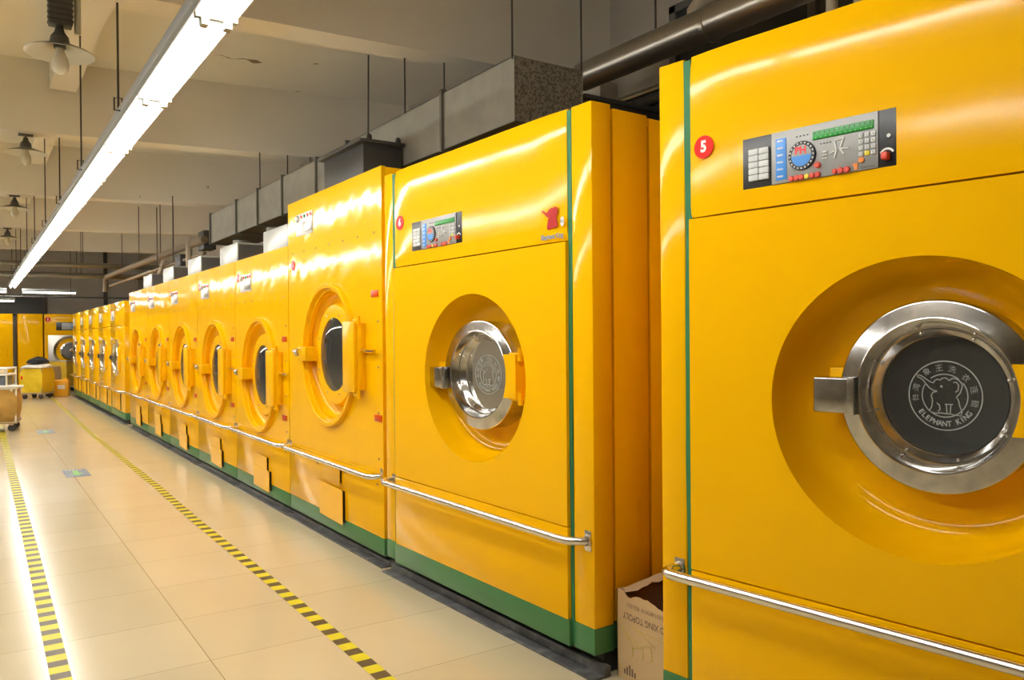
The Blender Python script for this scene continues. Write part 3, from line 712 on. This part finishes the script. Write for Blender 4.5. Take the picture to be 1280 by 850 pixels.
MB().lathe([(.07, -.016), (.07, -.022), (.001, -.022)], (.76, 1.88), n=20).obj('dial', 'panel_blue', cp)
MB().box(.95, 1.42, -.02, -.012, 1.89, 1.95, .002).obj('display', 'display_green', cp)
bd = MB().lathe([(.07, 0), (.07, -.006), (.001, -.006)], (.09, 2.08), n=24).obj('number_badge', 'badge_red', t)
MB().box(.08, .10, -.009, -.005, 2.04, 2.12).obj('number', 'white_paint', bd, smooth=0)

# ------------------------------------------------------------------ ventilation duct above the dryers
t = thing('ventilation_duct', 'long grey rectangular metal duct hanging behind the yellow machines', 'duct', (2.9, 4.25, 2.88))
L = 7.9
MB().box(0, .006, 0, L, 0, .42).box(.56, .566, 0, L, 0, .42).box(0, .566, 0, L, .414, .42).obj('duct_body', 'duct_metal', t, smooth=0)
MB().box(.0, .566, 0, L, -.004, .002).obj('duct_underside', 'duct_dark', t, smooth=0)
MB().box(0.003, .563, .004, .012, .0, .418).obj('end_plate', 'galv_spangle', t, smooth=0)['label'] = 'spangled galvanised end plate'
for yv in (.94, 2.75, 3.55, 4.62, 5.55, 6.5, L - .02):
    MB().box(-.022, .588, yv - .014, yv + .014, -.02, .44, 0).obj('flange', 'flange_metal', t, smooth=0)
for yv in (4.1, 5.75, 7.3):
    MB().lathe([(.001, -.22), (.11, -.22), (.11, -.05), (.12, -.05), (.12, -.003), (.001, -.003)], (.28, yv), axis='z', n=24).obj('branch_pipe', 'duct_metal', t)
for x, y, zt in [(.0, .02, 4.5), (.57, .02, 4.5), (-.02, 1.52, 3.72), (.30, 1.45, 3.72), (-.02, 5.4, 3.72), (.30, 5.35, 3.72), (.57, 5.3, 3.72)]:
    MB().tube([(x, y, .40), (x, y, zt - 2.88)], .007, 6).obj('hanger_rod', 'rod_dark', t)
t = thing('plenum_box', 'dark sheet metal box with a rim standing out from the duct', 'duct box', (2.55, 5.84, 2.62))
MB().box(0, .33, .0, .84, .0, .40, .003).obj('box_body', 'duct_dark', t)
MB().box(-.05, .34, -.05, .86, .40, .425, .003).obj('rim', 'duct_dark', t)
for x in (.05, .30): MB().lathe([(.001, .425), (.022, .425), (.022, .46), (.012, .475), (.001, .475)], (x, 0.0), axis='z', n=12).obj('bolt', 'rod_dark', t)
MB().tube([(.06, .04, .46), (.06, .02, 1.1)], .007, 6).obj('hanger_rod', 'rod_dark', t)
t = thing('plenum_box', 'dark metal box behind the top of washer 6', 'duct box', (3.49, 4.3, 2.53))
MB().box(0.02, .78, 0, .5, 0, .60, .004).obj('box_body', 'duct_dark', t)
MB().box(.01, .79, -.03, .52, .60, .63, .002).obj('rim', 'duct_dark', t)

# big round pipe high on the right wall
t = thing('round_duct', 'thick round silver pipe running along the upper right wall', 'pipe', (4.2, -1, 3.6))
MB().tube([(0, 0, 0), (0, 6.15, .03)], .115, 28).obj('pipe_body', 'pipe_metal', t)
for y in (1.6, 3.9, 4.75): MB().tube([(0, y, .01), (0, y + .03, .01)], .119, 28).obj('pipe_joint', 'pipe_metal', t)
MB().tube([(.1, 5.0, .10), (.1, 5.0, .2), (.1, 4.9, .27), (.12, 4.7, .27)], .065, 14).obj('elbow', 'pipe_paint', t)
for y in (1.9, 5.3): MB().tube([(0, y, .1), (0, y, .88)], .008, 6).obj('hanger_rod', 'rod_dark', t)
tag(MB().tube([(4.45, -1, 3.42), (4.45, 6.2, 3.42)], .035, 12).obj('wall_pipe', 'pipe_metal'), 'thin silver pipe below the thick round pipe on the right', 'pipe')
t = thing('added_cable_tray', 'dark cable tray added to darken the right wall below the thick silver pipe', 'cable tray', (4.32, 1.4, 3.0))  # dark tray and cables added to darken the wall above the washers
MB().box(0, .02, 0, 4.4, 0, .34).box(0, .2, 0, 4.4, 0, .02).obj('tray', 'duct_dark', t, smooth=0)
for k in range(3): MB().tube([(-.03, 0, .06 + .1 * k), (-.03, 2, .075 + .1 * k), (-.03, 4.4, .05 + .1 * k)], .02, 8).obj('cable', 'pipe_brown' if k == 1 else 'rod_dark', t)
t = thing('steam_pipe', 'upright tan pipe rising from the top of washer 5', 'pipe', (3.0, 2.03, 2.515))
MB().tube([(0, 0, 0), (0, 0, 2.02)], .024, 14).obj('pipe_body', 'pipe_paint', t)
MB().tube([(0, 0, 0), (0, 0, .05)], .04, 14).obj('flange', 'pipe_paint', t)
t = thing('steam_pipe', 'shorter tan elbow pipe right of the upright pipe above washer 5', 'pipe', (3.25, 2.05, 2.515))
MB().tube([(0, 0, 0), (0, 0, .45), (.02, -.02, .52), (.1, -.06, .56), (.4, -.2, .56)], .036, 14).obj('pipe_body', 'pipe_paint', t)
MB().tube([(0, 0, .26), (0, 0, .31)], .044, 14).obj('collar', 'pipe_paint', t)

# pipework over the far dryers
t = thing('pipe_run', 'brown pipe run on hangers over the farther dryers', 'pipe', (2.75, 11.9, 2.75))
MB().tube([(0.1, .4, .2), (0, 5, .22), (-.05, 9.5, .25), (-.05, 9.8, .18), (-.05, 9.85, -.1)], .055, 12).obj('pipe_body', 'pipe_brown', t)
MB().tube([(.1, .4, -.0), (0, 9.4, .02)], .03, 10).obj('lower_pipe', 'pipe_brown', t)
MB().tube([(0.05, 1.2, .25), (.05, 1.2, -.48)], .05, 12).obj('drop_pipe', 'pipe_paint', t)
MB().box(.12, .3, .55, .9, .08, .36, .005).obj('junction_box', 'duct_dark', t)
MB().box(.02, .2, 1.7, 2.1, -.3, .1, .005).obj('damper', 'duct_dark', t)
for y in (2.3, 3.4, 5.6, 7.8): MB().tube([(0.04, y, .2), (.04, y, 1.4)], .008, 6).obj('hanger_rod', 'rod_dark', t)
MB().tube([(.02, 3.0, .1), (-.05, 3.0, -.15), (-.05, 3.3, -.22), (-.1, 3.6, -.15)], .04, 10).obj('elbow', 'pipe_paint', t)
t = thing('sheet_metal_tray', 'tilted brown sheet metal tray above the far dryers', 'tray', (2.28, 13.2, 2.5))
MB().add([(0, 0, .05), (.34, 0, .2), (.34, 1.5, .2), (0, 1.5, .05), (0, 0, .04), (.34, 0, .19), (.34, 1.5, .19), (0, 1.5, .04)], [[0, 1, 2, 3], [4, 5, 6, 7], [0, 1, 5, 4], [1, 2, 6, 5], [2, 3, 7, 6], [3, 0, 4, 7]]).obj('sheet', 'pipe_brown', t, smooth=0)
for y in (.1, 1.4): MB().tube([(.33, y, .19), (.33, y, 1.22)], .008, 6).obj('hanger_rod', 'rod_dark', t)
# cross pipes near the far end
for z, yy_, r, lab in [(3.26, 22.0, .06, 'upper of two thick pipes crossing the ceiling at the far end'), (3.03, 22.4, .055, 'lower of two thick pipes crossing the ceiling at the far end'), (3.14, 23.4, .03, 'thin dark pipe between the two thick crossing pipes'), (2.62, 24.9, .02, 'thin conduit crossing above the far washers near the back wall')]:
    t = thing('cross_pipe', lab, 'pipe', (-7, yy_, z))
    MB().tube([(0, 0, 0), (11.4, -.6, 0)], r, 14).obj('pipe_body', 'cross_pipe_metal' if r > .05 else 'rod_dark', t)
    for x in (6.6, 9.2): MB().tube([(x, -.6 * x / 11.4, 0), (x, -.6 * x / 11.4, 4.5 - z)], .008, 6).obj('hanger_rod', 'rod_dark', t)
tag(MB().tube([(3.72, YB - .1, 0), (3.72, YB - .1, 3.2), (3.72, YB - .1, 4.45)], .06, 12).obj('drain_pipe', 'duct_dark'), 'dark upright pipe on the back wall above the far washers', 'pipe')
t = thing('conduit_hook', 'thin bent conduit dropping from the ceiling near the far light end', 'conduit', (.25, 19.5, 3.3))
MB().tube([(-1.2, 0, .18), (-.1, 0, .18), (.0, 0, .14), (0, 0, 0), (0, 0, -.72)], .018, 8).obj('conduit', 'rod_dark', t)
MB().box(-.04, .04, -.04, .04, -.05, .08, .004).obj('switch_box', 'rod_dark', t)

# ------------------------------------------------------------------ strip lights
def strip_light(label, x, y0, n, pitch, rods, material='tube_light', rot=0., z=2.9):
    t = thing('strip_light', label, 'strip light', (x, y0, z), rot)
    Lg = n * pitch
    prof = [(-.095, .042), (-.06, .06), (.06, .06), (.095, .042), (.09, .038), (.055, .053), (-.055, .053), (-.09, .038)]
    v = [(a, 0, b) for a, b in prof] + [(a, Lg, b) for a, b in prof]; k = len(prof)
    MB().add(v, [[i, (i + 1) % k, k + (i + 1) % k, k + i] for i in range(k)] + [list(range(k)), list(range(k, 2 * k))]).obj('reflector', 'reflector_white', t, smooth=0)
    MB().box(-.11, .05, 0, Lg, .061, .115, .004).obj('housing', 'housing_grey', t)
    for i in range(n):
        ya, yb = i * pitch + .03, (i + 1) * pitch - .03
        for sx in (-.05, .05):
            MB().tube([(sx, ya, .02), (sx, yb, .02)], .0145, 10).obj('tube', material, t, smooth=50)
        for q in (ya - .016, yb + .016):
            m = MB(); m.box(-.09, .094, q - .007, q + .007, .016, .046, .002)
            for sx in (-.05, .05): m.box(sx - .017, sx + .017, q - .013, q + .013, -.018, .03, .003)
            m.obj('lamp_holder', 'holder_white', t)
    for ry, zt in rods:
        MB().tube([(-.10, ry - y0, .1), (-.10, ry - y0, zt - z)], .007, 6).obj('suspension_rod', 'rod_dark', t)
        MB().tube([(-.10, ry - y0 - .15, .07), (-.145, ry - y0 - .15, .07), (-.145, ry - y0 - .15, .15), (-.10, ry - y0 - .15, .15), (-.10, ry - y0 - .15, .11)], .006, 6).obj('bracket', 'rod_dark', t)
    return t
rods = [(1.55, 3.72), (3.7, 4.18), (5.84, 3.72), (8.0, 4.18), (10.1, 3.72), (12.2, 4.18), (14.4, 3.72), (16.5, 4.18), (18.7, 3.72), (20.7, 4.18), (23., 3.72)]
strip_light('long continuous row of white fluorescent tubes hanging over the aisle', .915, .81, 17, 1.447, rods)
strip_light('parallel fluorescent row left of the camera, outside the picture', -1.15, .8, 16, 1.447, [(3.9, 4.5), (8, 4.5), (12, 4.5), (16., 4.5)])
strip_light('short crosswise fluorescent lamp under the far pipes, right of the row end', 2.35, 24.6, 1, 1.25, [], 'tube_light_far', PI / 2, 2.72)
strip_light('short crosswise fluorescent lamp under the far pipes, left of the row end', .75, 24.6, 1, 1.25, [], 'tube_light_far', PI / 2, 2.72)
strip_light('dim crosswise fluorescent lamp low in front of the dark back window', 1.0, 26.4, 1, 1.4, [(26.9, 4.5)], 'tube_light_far', PI / 2, 2.56)

# ------------------------------------------------------------------ enamel pendant lamps
def pendant(label, loc, drop, box=False):
    t = thing('pendant_lamp', label, 'pendant lamp', loc, 0, 'enamel lamps under the beams')
    s = MB(); prof = [(.05, .0), (.06, -.045), (.11, -.062), (.17, -.085), (.20, -.103)]
    s.lathe(prof, axis='z', n=40); sh = s.obj('shade', 'enamel_dark', t, smooth=50)
    MB().lathe([(.045, -.03), (.058, -.05), (.108, -.068), (.168, -.091), (.198, -.107), (.20, -.103)], axis='z', n=40).obj('shade_lining', 'enamel_white', sh, smooth=50)
    MB().lathe([(.001, .07), (.022, .065), (.03, .03), (.052, .0), (.05, -.01), (.035, -.04), (.035, -.07), (.001, -.07)], axis='z', n=20).obj('lamp_socket', 'porcelain_dark', t)
    MB().lathe([(.001, -.06), (.022, -.065), (.026, -.09), (.044, -.13), (.052, -.17), (.045, -.205), (.02, -.232), (.001, -.237)], axis='z', n=20).obj('bulb', 'bulb_milky', t, smooth=60)
    MB().tube([(0, 0, .06), (0, 0, drop)], .01, 8).obj('stem', 'porcelain_dark', t)
    MB().box(-.07, .07, -.03, .03, drop - .02, drop, .003).obj('ceiling_plate', 'porcelain_dark', t)
    if box:
        MB().box(-.06, .07, -.05, .05, .07, drop - .02, .006).obj('cable_box', 'porcelain_dark', t)
        m = MB()
        for i in range(9): m.box(-.064, .074, -.054, .054, .09 + i * .034, .10 + i * .034)
        m.obj('box_ribs', 'rod_dark', t, smooth=0)
        MB().tube([(.10, 0, .04), (.10, 0, drop)], .02, 10).obj('cable', 'enamel_white', t)
    return t
pendant('nearest enamel pendant lamp below a dark ribbed box, top left corner', (.47, 5.72, 3.385), .335, True)
pendant('second enamel pendant lamp hanging under a ceiling beam, left side', (.50, 10.12, 3.62), .10)
pendant('third enamel pendant lamp, half visible at the left edge', (.56, 14.5, 3.62), .10)
pendant('farthest enamel pendant lamp, tiny at the left edge', (.60, 18.8, 3.62), .10)

# ------------------------------------------------------------------ floor markings
def tape(label, pts, w, period):
    m = MB(); vs = []; uv = []; d = 0
    # dense strip
    dense = []
    for i in range(len(pts) - 1):
        a, b = Vector(pts[i]), Vector(pts[i + 1]); n = max(1, int((b - a).length / .3))
        dense += [a + (b - a) * k / n for k in range(n)]
    dense.append(Vector(pts[-1]))
    for i, p in enumerate(dense):
        if i: d += (dense[i] - dense[i - 1]).length
        q = (dense[min(i + 1, len(dense) - 1)] - dense[max(0, i - 1)]).normalized(); nn = Vector((q.y, -q.x)) * w / 2
        vs += [(p.x - nn.x, p.y - nn.y, .0015), (p.x + nn.x, p.y + nn.y, .0015)]; uv += [(d / period, 0), (d / period + .0, 1)]
    fs = [[2 * i, 2 * i + 1, 2 * i + 3, 2 * i + 2] for i in range(len(dense) - 1)]
    o = m.add(vs, fs).obj('floor_tape', 'hazard_tape', smooth=0)
    ul = o.data.uv_layers.new(name='UVMap')
    for lp in o.data.loops: ul.data[lp.index].uv = uv[lp.vertex_index]
    return tag(o, label, 'floor tape')
tape('yellow and black striped floor tape nearer the machines', [(1.46, 1.5), (1.485, 3.2), (1.507, 4.94), (1.507, 6.83), (1.535, 8.85), (1.552, 14.7), (1.65, 22.1), (1.68, 24.5)], .075, .157)
tape('yellow and black striped floor tape at the left of the aisle', [(.27, 1.0), (.311, 4.03), (.335, 6.57), (.348, 9.0), (.378, 14.16), (.44, 24.)], .082, .16)
def arrow_sticker(label, cx, cy):
    t = thing('floor_sticker', label, 'floor sticker', (cx, cy, 0))
    MB().box(-.12, .12, -.29, .29, .0005, .0025).obj('sticker_base', 'ink_blue_grey', t, smooth=0)
    p = [(-.025, .16), (-.025, -.05), (-.07, -.05), (0, -.2), (.07, -.05), (.025, -.05), (.025, .16)]
    MB().add([(a, b, .0032) for a, b in p], [list(range(7))]).obj('arrow', 'glyph_green', t, smooth=0)
    m = MB()
    for i in range(5): m.box(-.09 + i * .035, -.07 + i * .035, .21, .25, .0025, .0032)
    m.obj('sticker_lettering', 'white_plastic', t, smooth=0)
arrow_sticker('dark floor sticker with a light green arrow, nearer one', .95, 10.15)
arrow_sticker('faint floor sticker farther along the aisle near the brown cart', .97, 15.0)

# ------------------------------------------------------------------ cardboard box between the washers
def carton():
    t = thing('cardboard_box', 'torn open cardboard box standing between washers 5 and 6', 'cardboard box', (2.335, 2.655, 0), -PI / 2)
    W, D, H = .355, .40, .385
    random.seed(11)
    def panel(p0, p1, prof, nm, mtl, th):
        a, b = Vector((*p0, 0)), Vector((*p1, 0)); d = (b - a).normalized(); nn = Vector((-d.y, d.x, 0)) * th
        vs = []; n = len(prof); 
        for i, h in enumerate(prof):
            p = a + (b - a) * i / (n - 1)
            vs += [(p.x, p.y, .002), (p.x, p.y, h), (p.x + nn.x, p.y + nn.y, h), (p.x + nn.x, p.y + nn.y, .002)]
        fs = []
        for i in range(n - 1):
            for q in range(4): fs.append([4 * i + q, 4 * i + 4 + q, 4 * i + 4 + (q + 1) % 4, 4 * i + (q + 1) % 4])
        fs += [[0, 1, 2, 3], [4 * n - 4, 4 * n - 3, 4 * n - 2, 4 * n - 1]]
        return MB().add(vs, fs).obj(nm, mtl, t, smooth=0)
    rag = lambda base, amp, n: [base + random.uniform(-amp, amp) + .01 * math.sin(i * .7) for i in range(n)]
    fr = [H + .003, H + .004, H + .002, H - .018, H - .022, H - .01, H - .004, H - .003, H - .006, H - .002, H - .008, H - .012, H - .02, H - .022, H - .03, H - .03, H - .034, H - .03]
    panel((0, 0), (W, 0), fr, 'front_flap', 'cardboard', .005)
    panel((W, D), (0, D), rag(H + .03, .012, 14), 'back_flap', 'cardboard', .005)
    panel((0, D), (0, 0), [H + .035, H + .03, H + .028, H + .018, H + .02, H + .01, H + .004, H - .004, H, H + .003], 'side_flap', 'cardboard', .005)
    panel((W, 0), (W, D), rag(H, .008, 10), 'side_flap', 'cardboard', .005)
    MB().box(.006, W - .006, .006, D - .006, .003, .008).obj('bottom', 'cardboard', t, smooth=0)
    # brown inner faces
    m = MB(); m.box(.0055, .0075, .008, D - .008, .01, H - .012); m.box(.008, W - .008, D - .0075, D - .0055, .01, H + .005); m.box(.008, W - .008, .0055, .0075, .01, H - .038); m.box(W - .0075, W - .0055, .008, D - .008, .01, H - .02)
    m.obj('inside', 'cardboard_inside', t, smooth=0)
    # torn pale edge strip along the left side
    vs = []; n = 12
    for i in range(n):
        y = .03 + (D - .05) * i / (n - 1); z = H + .002 + .036 * i / (n - 1) + random.uniform(-.003, .003); k = .012 + random.uniform(0, .03)
        vs += [(.007, y, z), (.010 + k * .6, y, z - .006 - k * .5)]
    MB().add(vs, [[2 * i, 2 * i + 1, 2 * i + 3, 2 * i + 2] for i in range(n - 1)]).obj('torn_edge', 'cardboard_torn', t, smooth=0)
    m = MB(); add_text(m, 'HAO XING TOPOLY', .040, .19, .285, -.001, rot=PI, sx=.82, bold=.0004); m.obj('printed_lettering', 'print_brown', t, smooth=0); m = MB(); add_text(m, '电话:0575-88739178  地址-绍兴', .023, .19, .335, -.001, rot=PI, sx=.8); m.obj('printed_lettering', 'print_brown', t, smooth=0); m = MB()
    for a in range(5): m.box(.045 + a * .016, .053 + a * .016, -.001, 0, .03, .075 - abs(a - 2) * .012)
    m.obj('printed_mark', 'print_brown', t, smooth=0)
    m = MB()
    for pts in ([(.02, .25), (.10, .155), (.24, .20), (.10, .25)], [(.03, .225), (.14, .17), (.29, .235), (.12, .24)], [(.10, .155), (.10, .12), (.085, .11)], [(.16, .175), (.165, .13), (.15, .12)], [(.21, .19), (.22, .14), (.205, .13)], [(.29, .235), (.38, .2), (.28, .16)]):
        m.tube([(a, -.0008, b) for a, b in pts], .0022, 5)
    m.obj('printed_drawing', 'print_yellow', t, smooth=0)
carton()

# ------------------------------------------------------------------ laundry carts at the far end
def soft_bag(w, d, h, z0, bulge=.06, n=10, seed=1):
    random.seed(seed); m = MB(); vs = []; fs = []; per = []
    k = 10
    for i in range(4 * k):
        s, f = divmod(i, k); f /= k
        x, y = ((-w / 2 + w * f, -d / 2), (w / 2, -d / 2 + d * f), (w / 2 - w * f, d / 2), (-w / 2, d / 2 - d * f))[s]
        per.append((x, y))
    for j in range(n + 1):
        t = j / n; z = z0 + h * t; b = 1 + bulge * math.sin(PI * min(1, t * 1.1)) ** .8 - .05 * (1 - t) ** 3
        for i, (x, y) in enumerate(per):
            q = 1 + .012 * math.sin(i * 1.3 + j) ; vs.append((x * b * q, y * b * q, z))
    N = len(per)
    for j in range(n):
        for i in range(N): fs.append([j * N + i, j * N + (i + 1) % N, (j + 1) * N + (i + 1) % N, (j + 1) * N + i])
    fs.append([i for i in range(N)])
    return m.add(vs, fs)
def lump(w, d, h, z0, seed, x=0, y=0):
    random.seed(seed); m = MB(); vs = []; fs = []; a, b = 8, 20
    for i in range(a + 1):
        t = PI / 2 * i / a
        for j in range(b):
            p = 2 * PI * j / b; r = 1 + .16 * math.sin(3 * p + seed) * math.sin(2 * t) + random.uniform(-.05, .05)
            vs.append((x + w / 2 * math.cos(p) * math.cos(t) * r, y + d / 2 * math.sin(p) * math.cos(t) * r, z0 + h * math.sin(t) * (1 + .15 * math.sin(2 * p + seed))))
    for i in range(a):
        for j in range(b): fs.append([i * b + j, i * b + (j + 1) % b, (i + 1) * b + (j + 1) % b, (i + 1) * b + j])
    return m.add(vs, fs)
def cart(label, loc, rz, w, d, h, bagmat, framemat, seed, bar=False, pockets=False):
    t = thing('laundry_cart', label, 'laundry cart', loc, rz)
    MB().box(-w / 2, w / 2, -d / 2, d / 2, .13, .16, .006).obj('platform', 'cart_wood', t)
    for sx in (-1, 1):
        for sy in (-1, 1):
            c = MB().lathe([(.001, -.02), (.055, -.02), (.06, -.012), (.06, .012), (.055, .02), (.001, .02)], (sx * (w / 2 - .08) * 1., .06), axis='y', n=20, off=sy * (d / 2 - .08)).obj('caster', 'caster_rubber', t)
            MB().box(sx * (w / 2 - .08) - .025, sx * (w / 2 - .08) + .025, sy * (d / 2 - .08) - .03, sy * (d / 2 - .08) + .03, .10, .13, .004).obj('caster_fork', 'bolt_steel', c)
    f = MB()
    cs = [(-w / 2 + .02, -d / 2 + .02), (w / 2 - .02, -d / 2 + .02), (w / 2 - .02, d / 2 - .02), (-w / 2 + .02, d / 2 - .02)]
    for x, y in cs: f.tube([(x, y, .16), (x * 1.02, y * 1.02, h)], .014, 8)
    for i in range(4): f.tube([(cs[i][0] * 1.02, cs[i][1] * 1.02, h), (cs[(i + 1) % 4][0] * 1.02, cs[(i + 1) % 4][1] * 1.02, h)], .014, 8)
    f.obj('frame', framemat, t)
    bag = soft_bag(w * .95, d * .95, h - .17, .165, .08, seed=seed).obj('bag', bagmat, t, smooth=60)
    if pockets:
        MB().tube([(-w * .02, -d / 2 * 1.06, .18), (0, -d / 2 * 1.1, .45), (-.03, -d / 2 * 1.05, h - .03)], .008, 6).tube([(-w / 2, -d / 2 * 1.06, h * .62), (-.02, -d / 2 * 1.1, h * .60)], .008, 6).obj('bag_seam', 'pipe_brown', bag)
    return t
bc = cart('brown canvas laundry cart with a white top rail at the left edge', (.12, 15.75, 0), math.radians(-8), 1.05, .7, .70, 'canvas_brown', 'white_paint', 5, pockets=True)
MB().tube([(-.55, -.36, .735), (.62, -.36, .735)], .022, 10).tube([(.45, -.36, .66), (.45, -.36, .735)], .016, 8).obj('top_rail', 'white_paint', bc)
yc = cart('yellow laundry cart heaped with white and black laundry in front of the back machines', (1.36, 23.6, 0), math.radians(-34), .56, .55, .78, 'canvas_yellow', 'steel_brushed', 8)
MB().box(-.24, -.20, -.296, -.290, .5, .58).obj('bag_print', 'badge_red', yc, smooth=0)
tag(lump(.68, .68, .10, .79, 3, 1.36, 23.6).obj('laundry_pile', 'cloth_white', smooth=60), 'white crumpled laundry lying on top of the yellow cart', 'laundry')
tag(lump(.5, .46, .15, .895, 6, 1.38, 23.6).obj('laundry_pile', 'cloth_black', smooth=60), 'black crumpled laundry on top of the white pile', 'laundry')
m = MB(); vs = []; n = 8
for i in range(n + 1):
    for j in range(6): vs.append((.88 + .02 * math.sin(i) + .05 * (j / 5) - .03 * math.sin(PI * i / n), 23.55 + .08 * j + .02 * math.sin(i * 1.5 + j), .30 + .53 * i / n))
tag(m.add(vs, [[i * 6 + j, i * 6 + j + 1, (i + 1) * 6 + j + 1, (i + 1) * 6 + j] for i in range(n) for j in range(5)]).obj('hanging_cloth', 'cloth_white', smooth=60), 'white cloth hanging down the left side of the yellow cart', 'cloth')
m = soft_bag(.32, .5, .66, .18, .1, seed=4); 
t = cart('yellow ochre laundry cart standing behind the canister by the back washer', (2.10, 26.25, 0), math.radians(-34), .62, .55, .88, 'canvas_ochre', 'steel_brushed', 12)
cr = thing('laundry_sack', 'cream canvas sack between the two yellow carts', 'laundry sack', (1.76, 24.5, 0), math.radians(-34))
soft_bag(.2, .42, .72, .06, .12, seed=4).obj('sack', 'canvas_cream', cr, smooth=60)
MB().box(-.09, .09, -.19, .19, 0, .06, .01).obj('sack_base', 'caster_rubber', cr)
# white trolley with blue bins behind the brown cart
wt = thing('linen_trolley', 'white framed trolley with blue bins at the left edge behind the brown cart', 'trolley', (.19, 19.9, 0), math.radians(-18))
f = MB()
for x in (-.5, .5):
    for y in (-.3, .3): f.tube([(x, y, .1), (x, y, .90)], .02, 8)
for z in (.54, .775, .90):
    f.tube([(-.5, -.3, z), (.5, -.3, z)], .02, 8).tube([(.5, -.3, z), (.5, .3, z)], .02, 8).tube([(-.5, .3, z), (.5, .3, z)], .02, 8).tube([(-.5, -.3, z), (-.5, .3, z)], .02, 8)
f.tube([(.12, -.3, .54), (.12, -.3, .775)], .018, 8)
f.obj('frame', 'white_paint', wt)
for z in (.54, .775): MB().box(-.48, .48, -.28, .28, z - .02, z + .006, .004).obj('shelf', 'white_paint', wt)
for x in (-.5, .5):
    for y in (-.3, .3): MB().lathe([(.001, -.02), (.055, -.02), (.06, 0), (.055, .02), (.001, .02)], (x, .06), axis='y', n=16, off=y).obj('caster', 'caster_rubber', wt)
tr = Matrix.Translation((.19, 19.9, 0)) @ Matrix.Rotation(math.radians(-18), 4, 'Z')
for i, (a, b, lab) in enumerate([(-.46, .09, 'bright blue plastic bin on the white trolley'), (.15, .46, 'smaller slate blue bin at the right of the white trolley')]):
    o = MB().box(a, b, -.26, .24, .548, .75, .02).obj('plastic_bin', 'bin_blue' if i == 0 else 'ink_blue_grey'); o.matrix_world = tr; tag(o, lab, 'bin')
o = lump(.92, .54, .11, .783, 9).obj('laundry_pile', 'canvas_cream', smooth=60); o.matrix_world = tr; tag(o, 'cream folded linen on top of the white trolley', 'laundry')
# yellow canister
t = thing('plastic_canister', 'small yellow plastic canister with a white label at the row end', 'canister', (1.94, 24.05, 0), math.radians(-15))
MB().box(-.175, .175, -.12, .12, 0, .44, .03, 3).obj('canister_body', 'can_yellow', t)
MB().lathe([(.001, .43), (.045, .43), (.045, .475), (.001, .475)], (.1, 0), axis='z', n=16).obj('cap', 'can_yellow', t)
MB().box(-.08, .09, -.123, -.119, .2, .3).obj('paper_label', 'white_paint', t, smooth=0)

# ------------------------------------------------------------------ world and view
w = bpy.data.worlds.new('world'); scene.world = w; w.use_nodes = True
w.node_tree.nodes['Background'].inputs['Color'].default_value = (.5, .48, .42, 1); w.node_tree.nodes['Background'].inputs['Strength'].default_value = .3
vs_ = scene.view_settings
scene.display_settings.display_device = 'sRGB'
vs_.view_transform = 'Standard'; vs_.look = 'None'; vs_.exposure = 0.02; vs_.gamma = 1.0; vs_.use_curve_mapping = False
scene.cycles.max_bounces = 10; scene.cycles.diffuse_bounces = 6; scene.cycles.glossy_bounces = 5; scene.cycles.transparent_max_bounces = 8
scene.cycles.sample_clamp_indirect = 8
scene.cycles.use_denoising = True
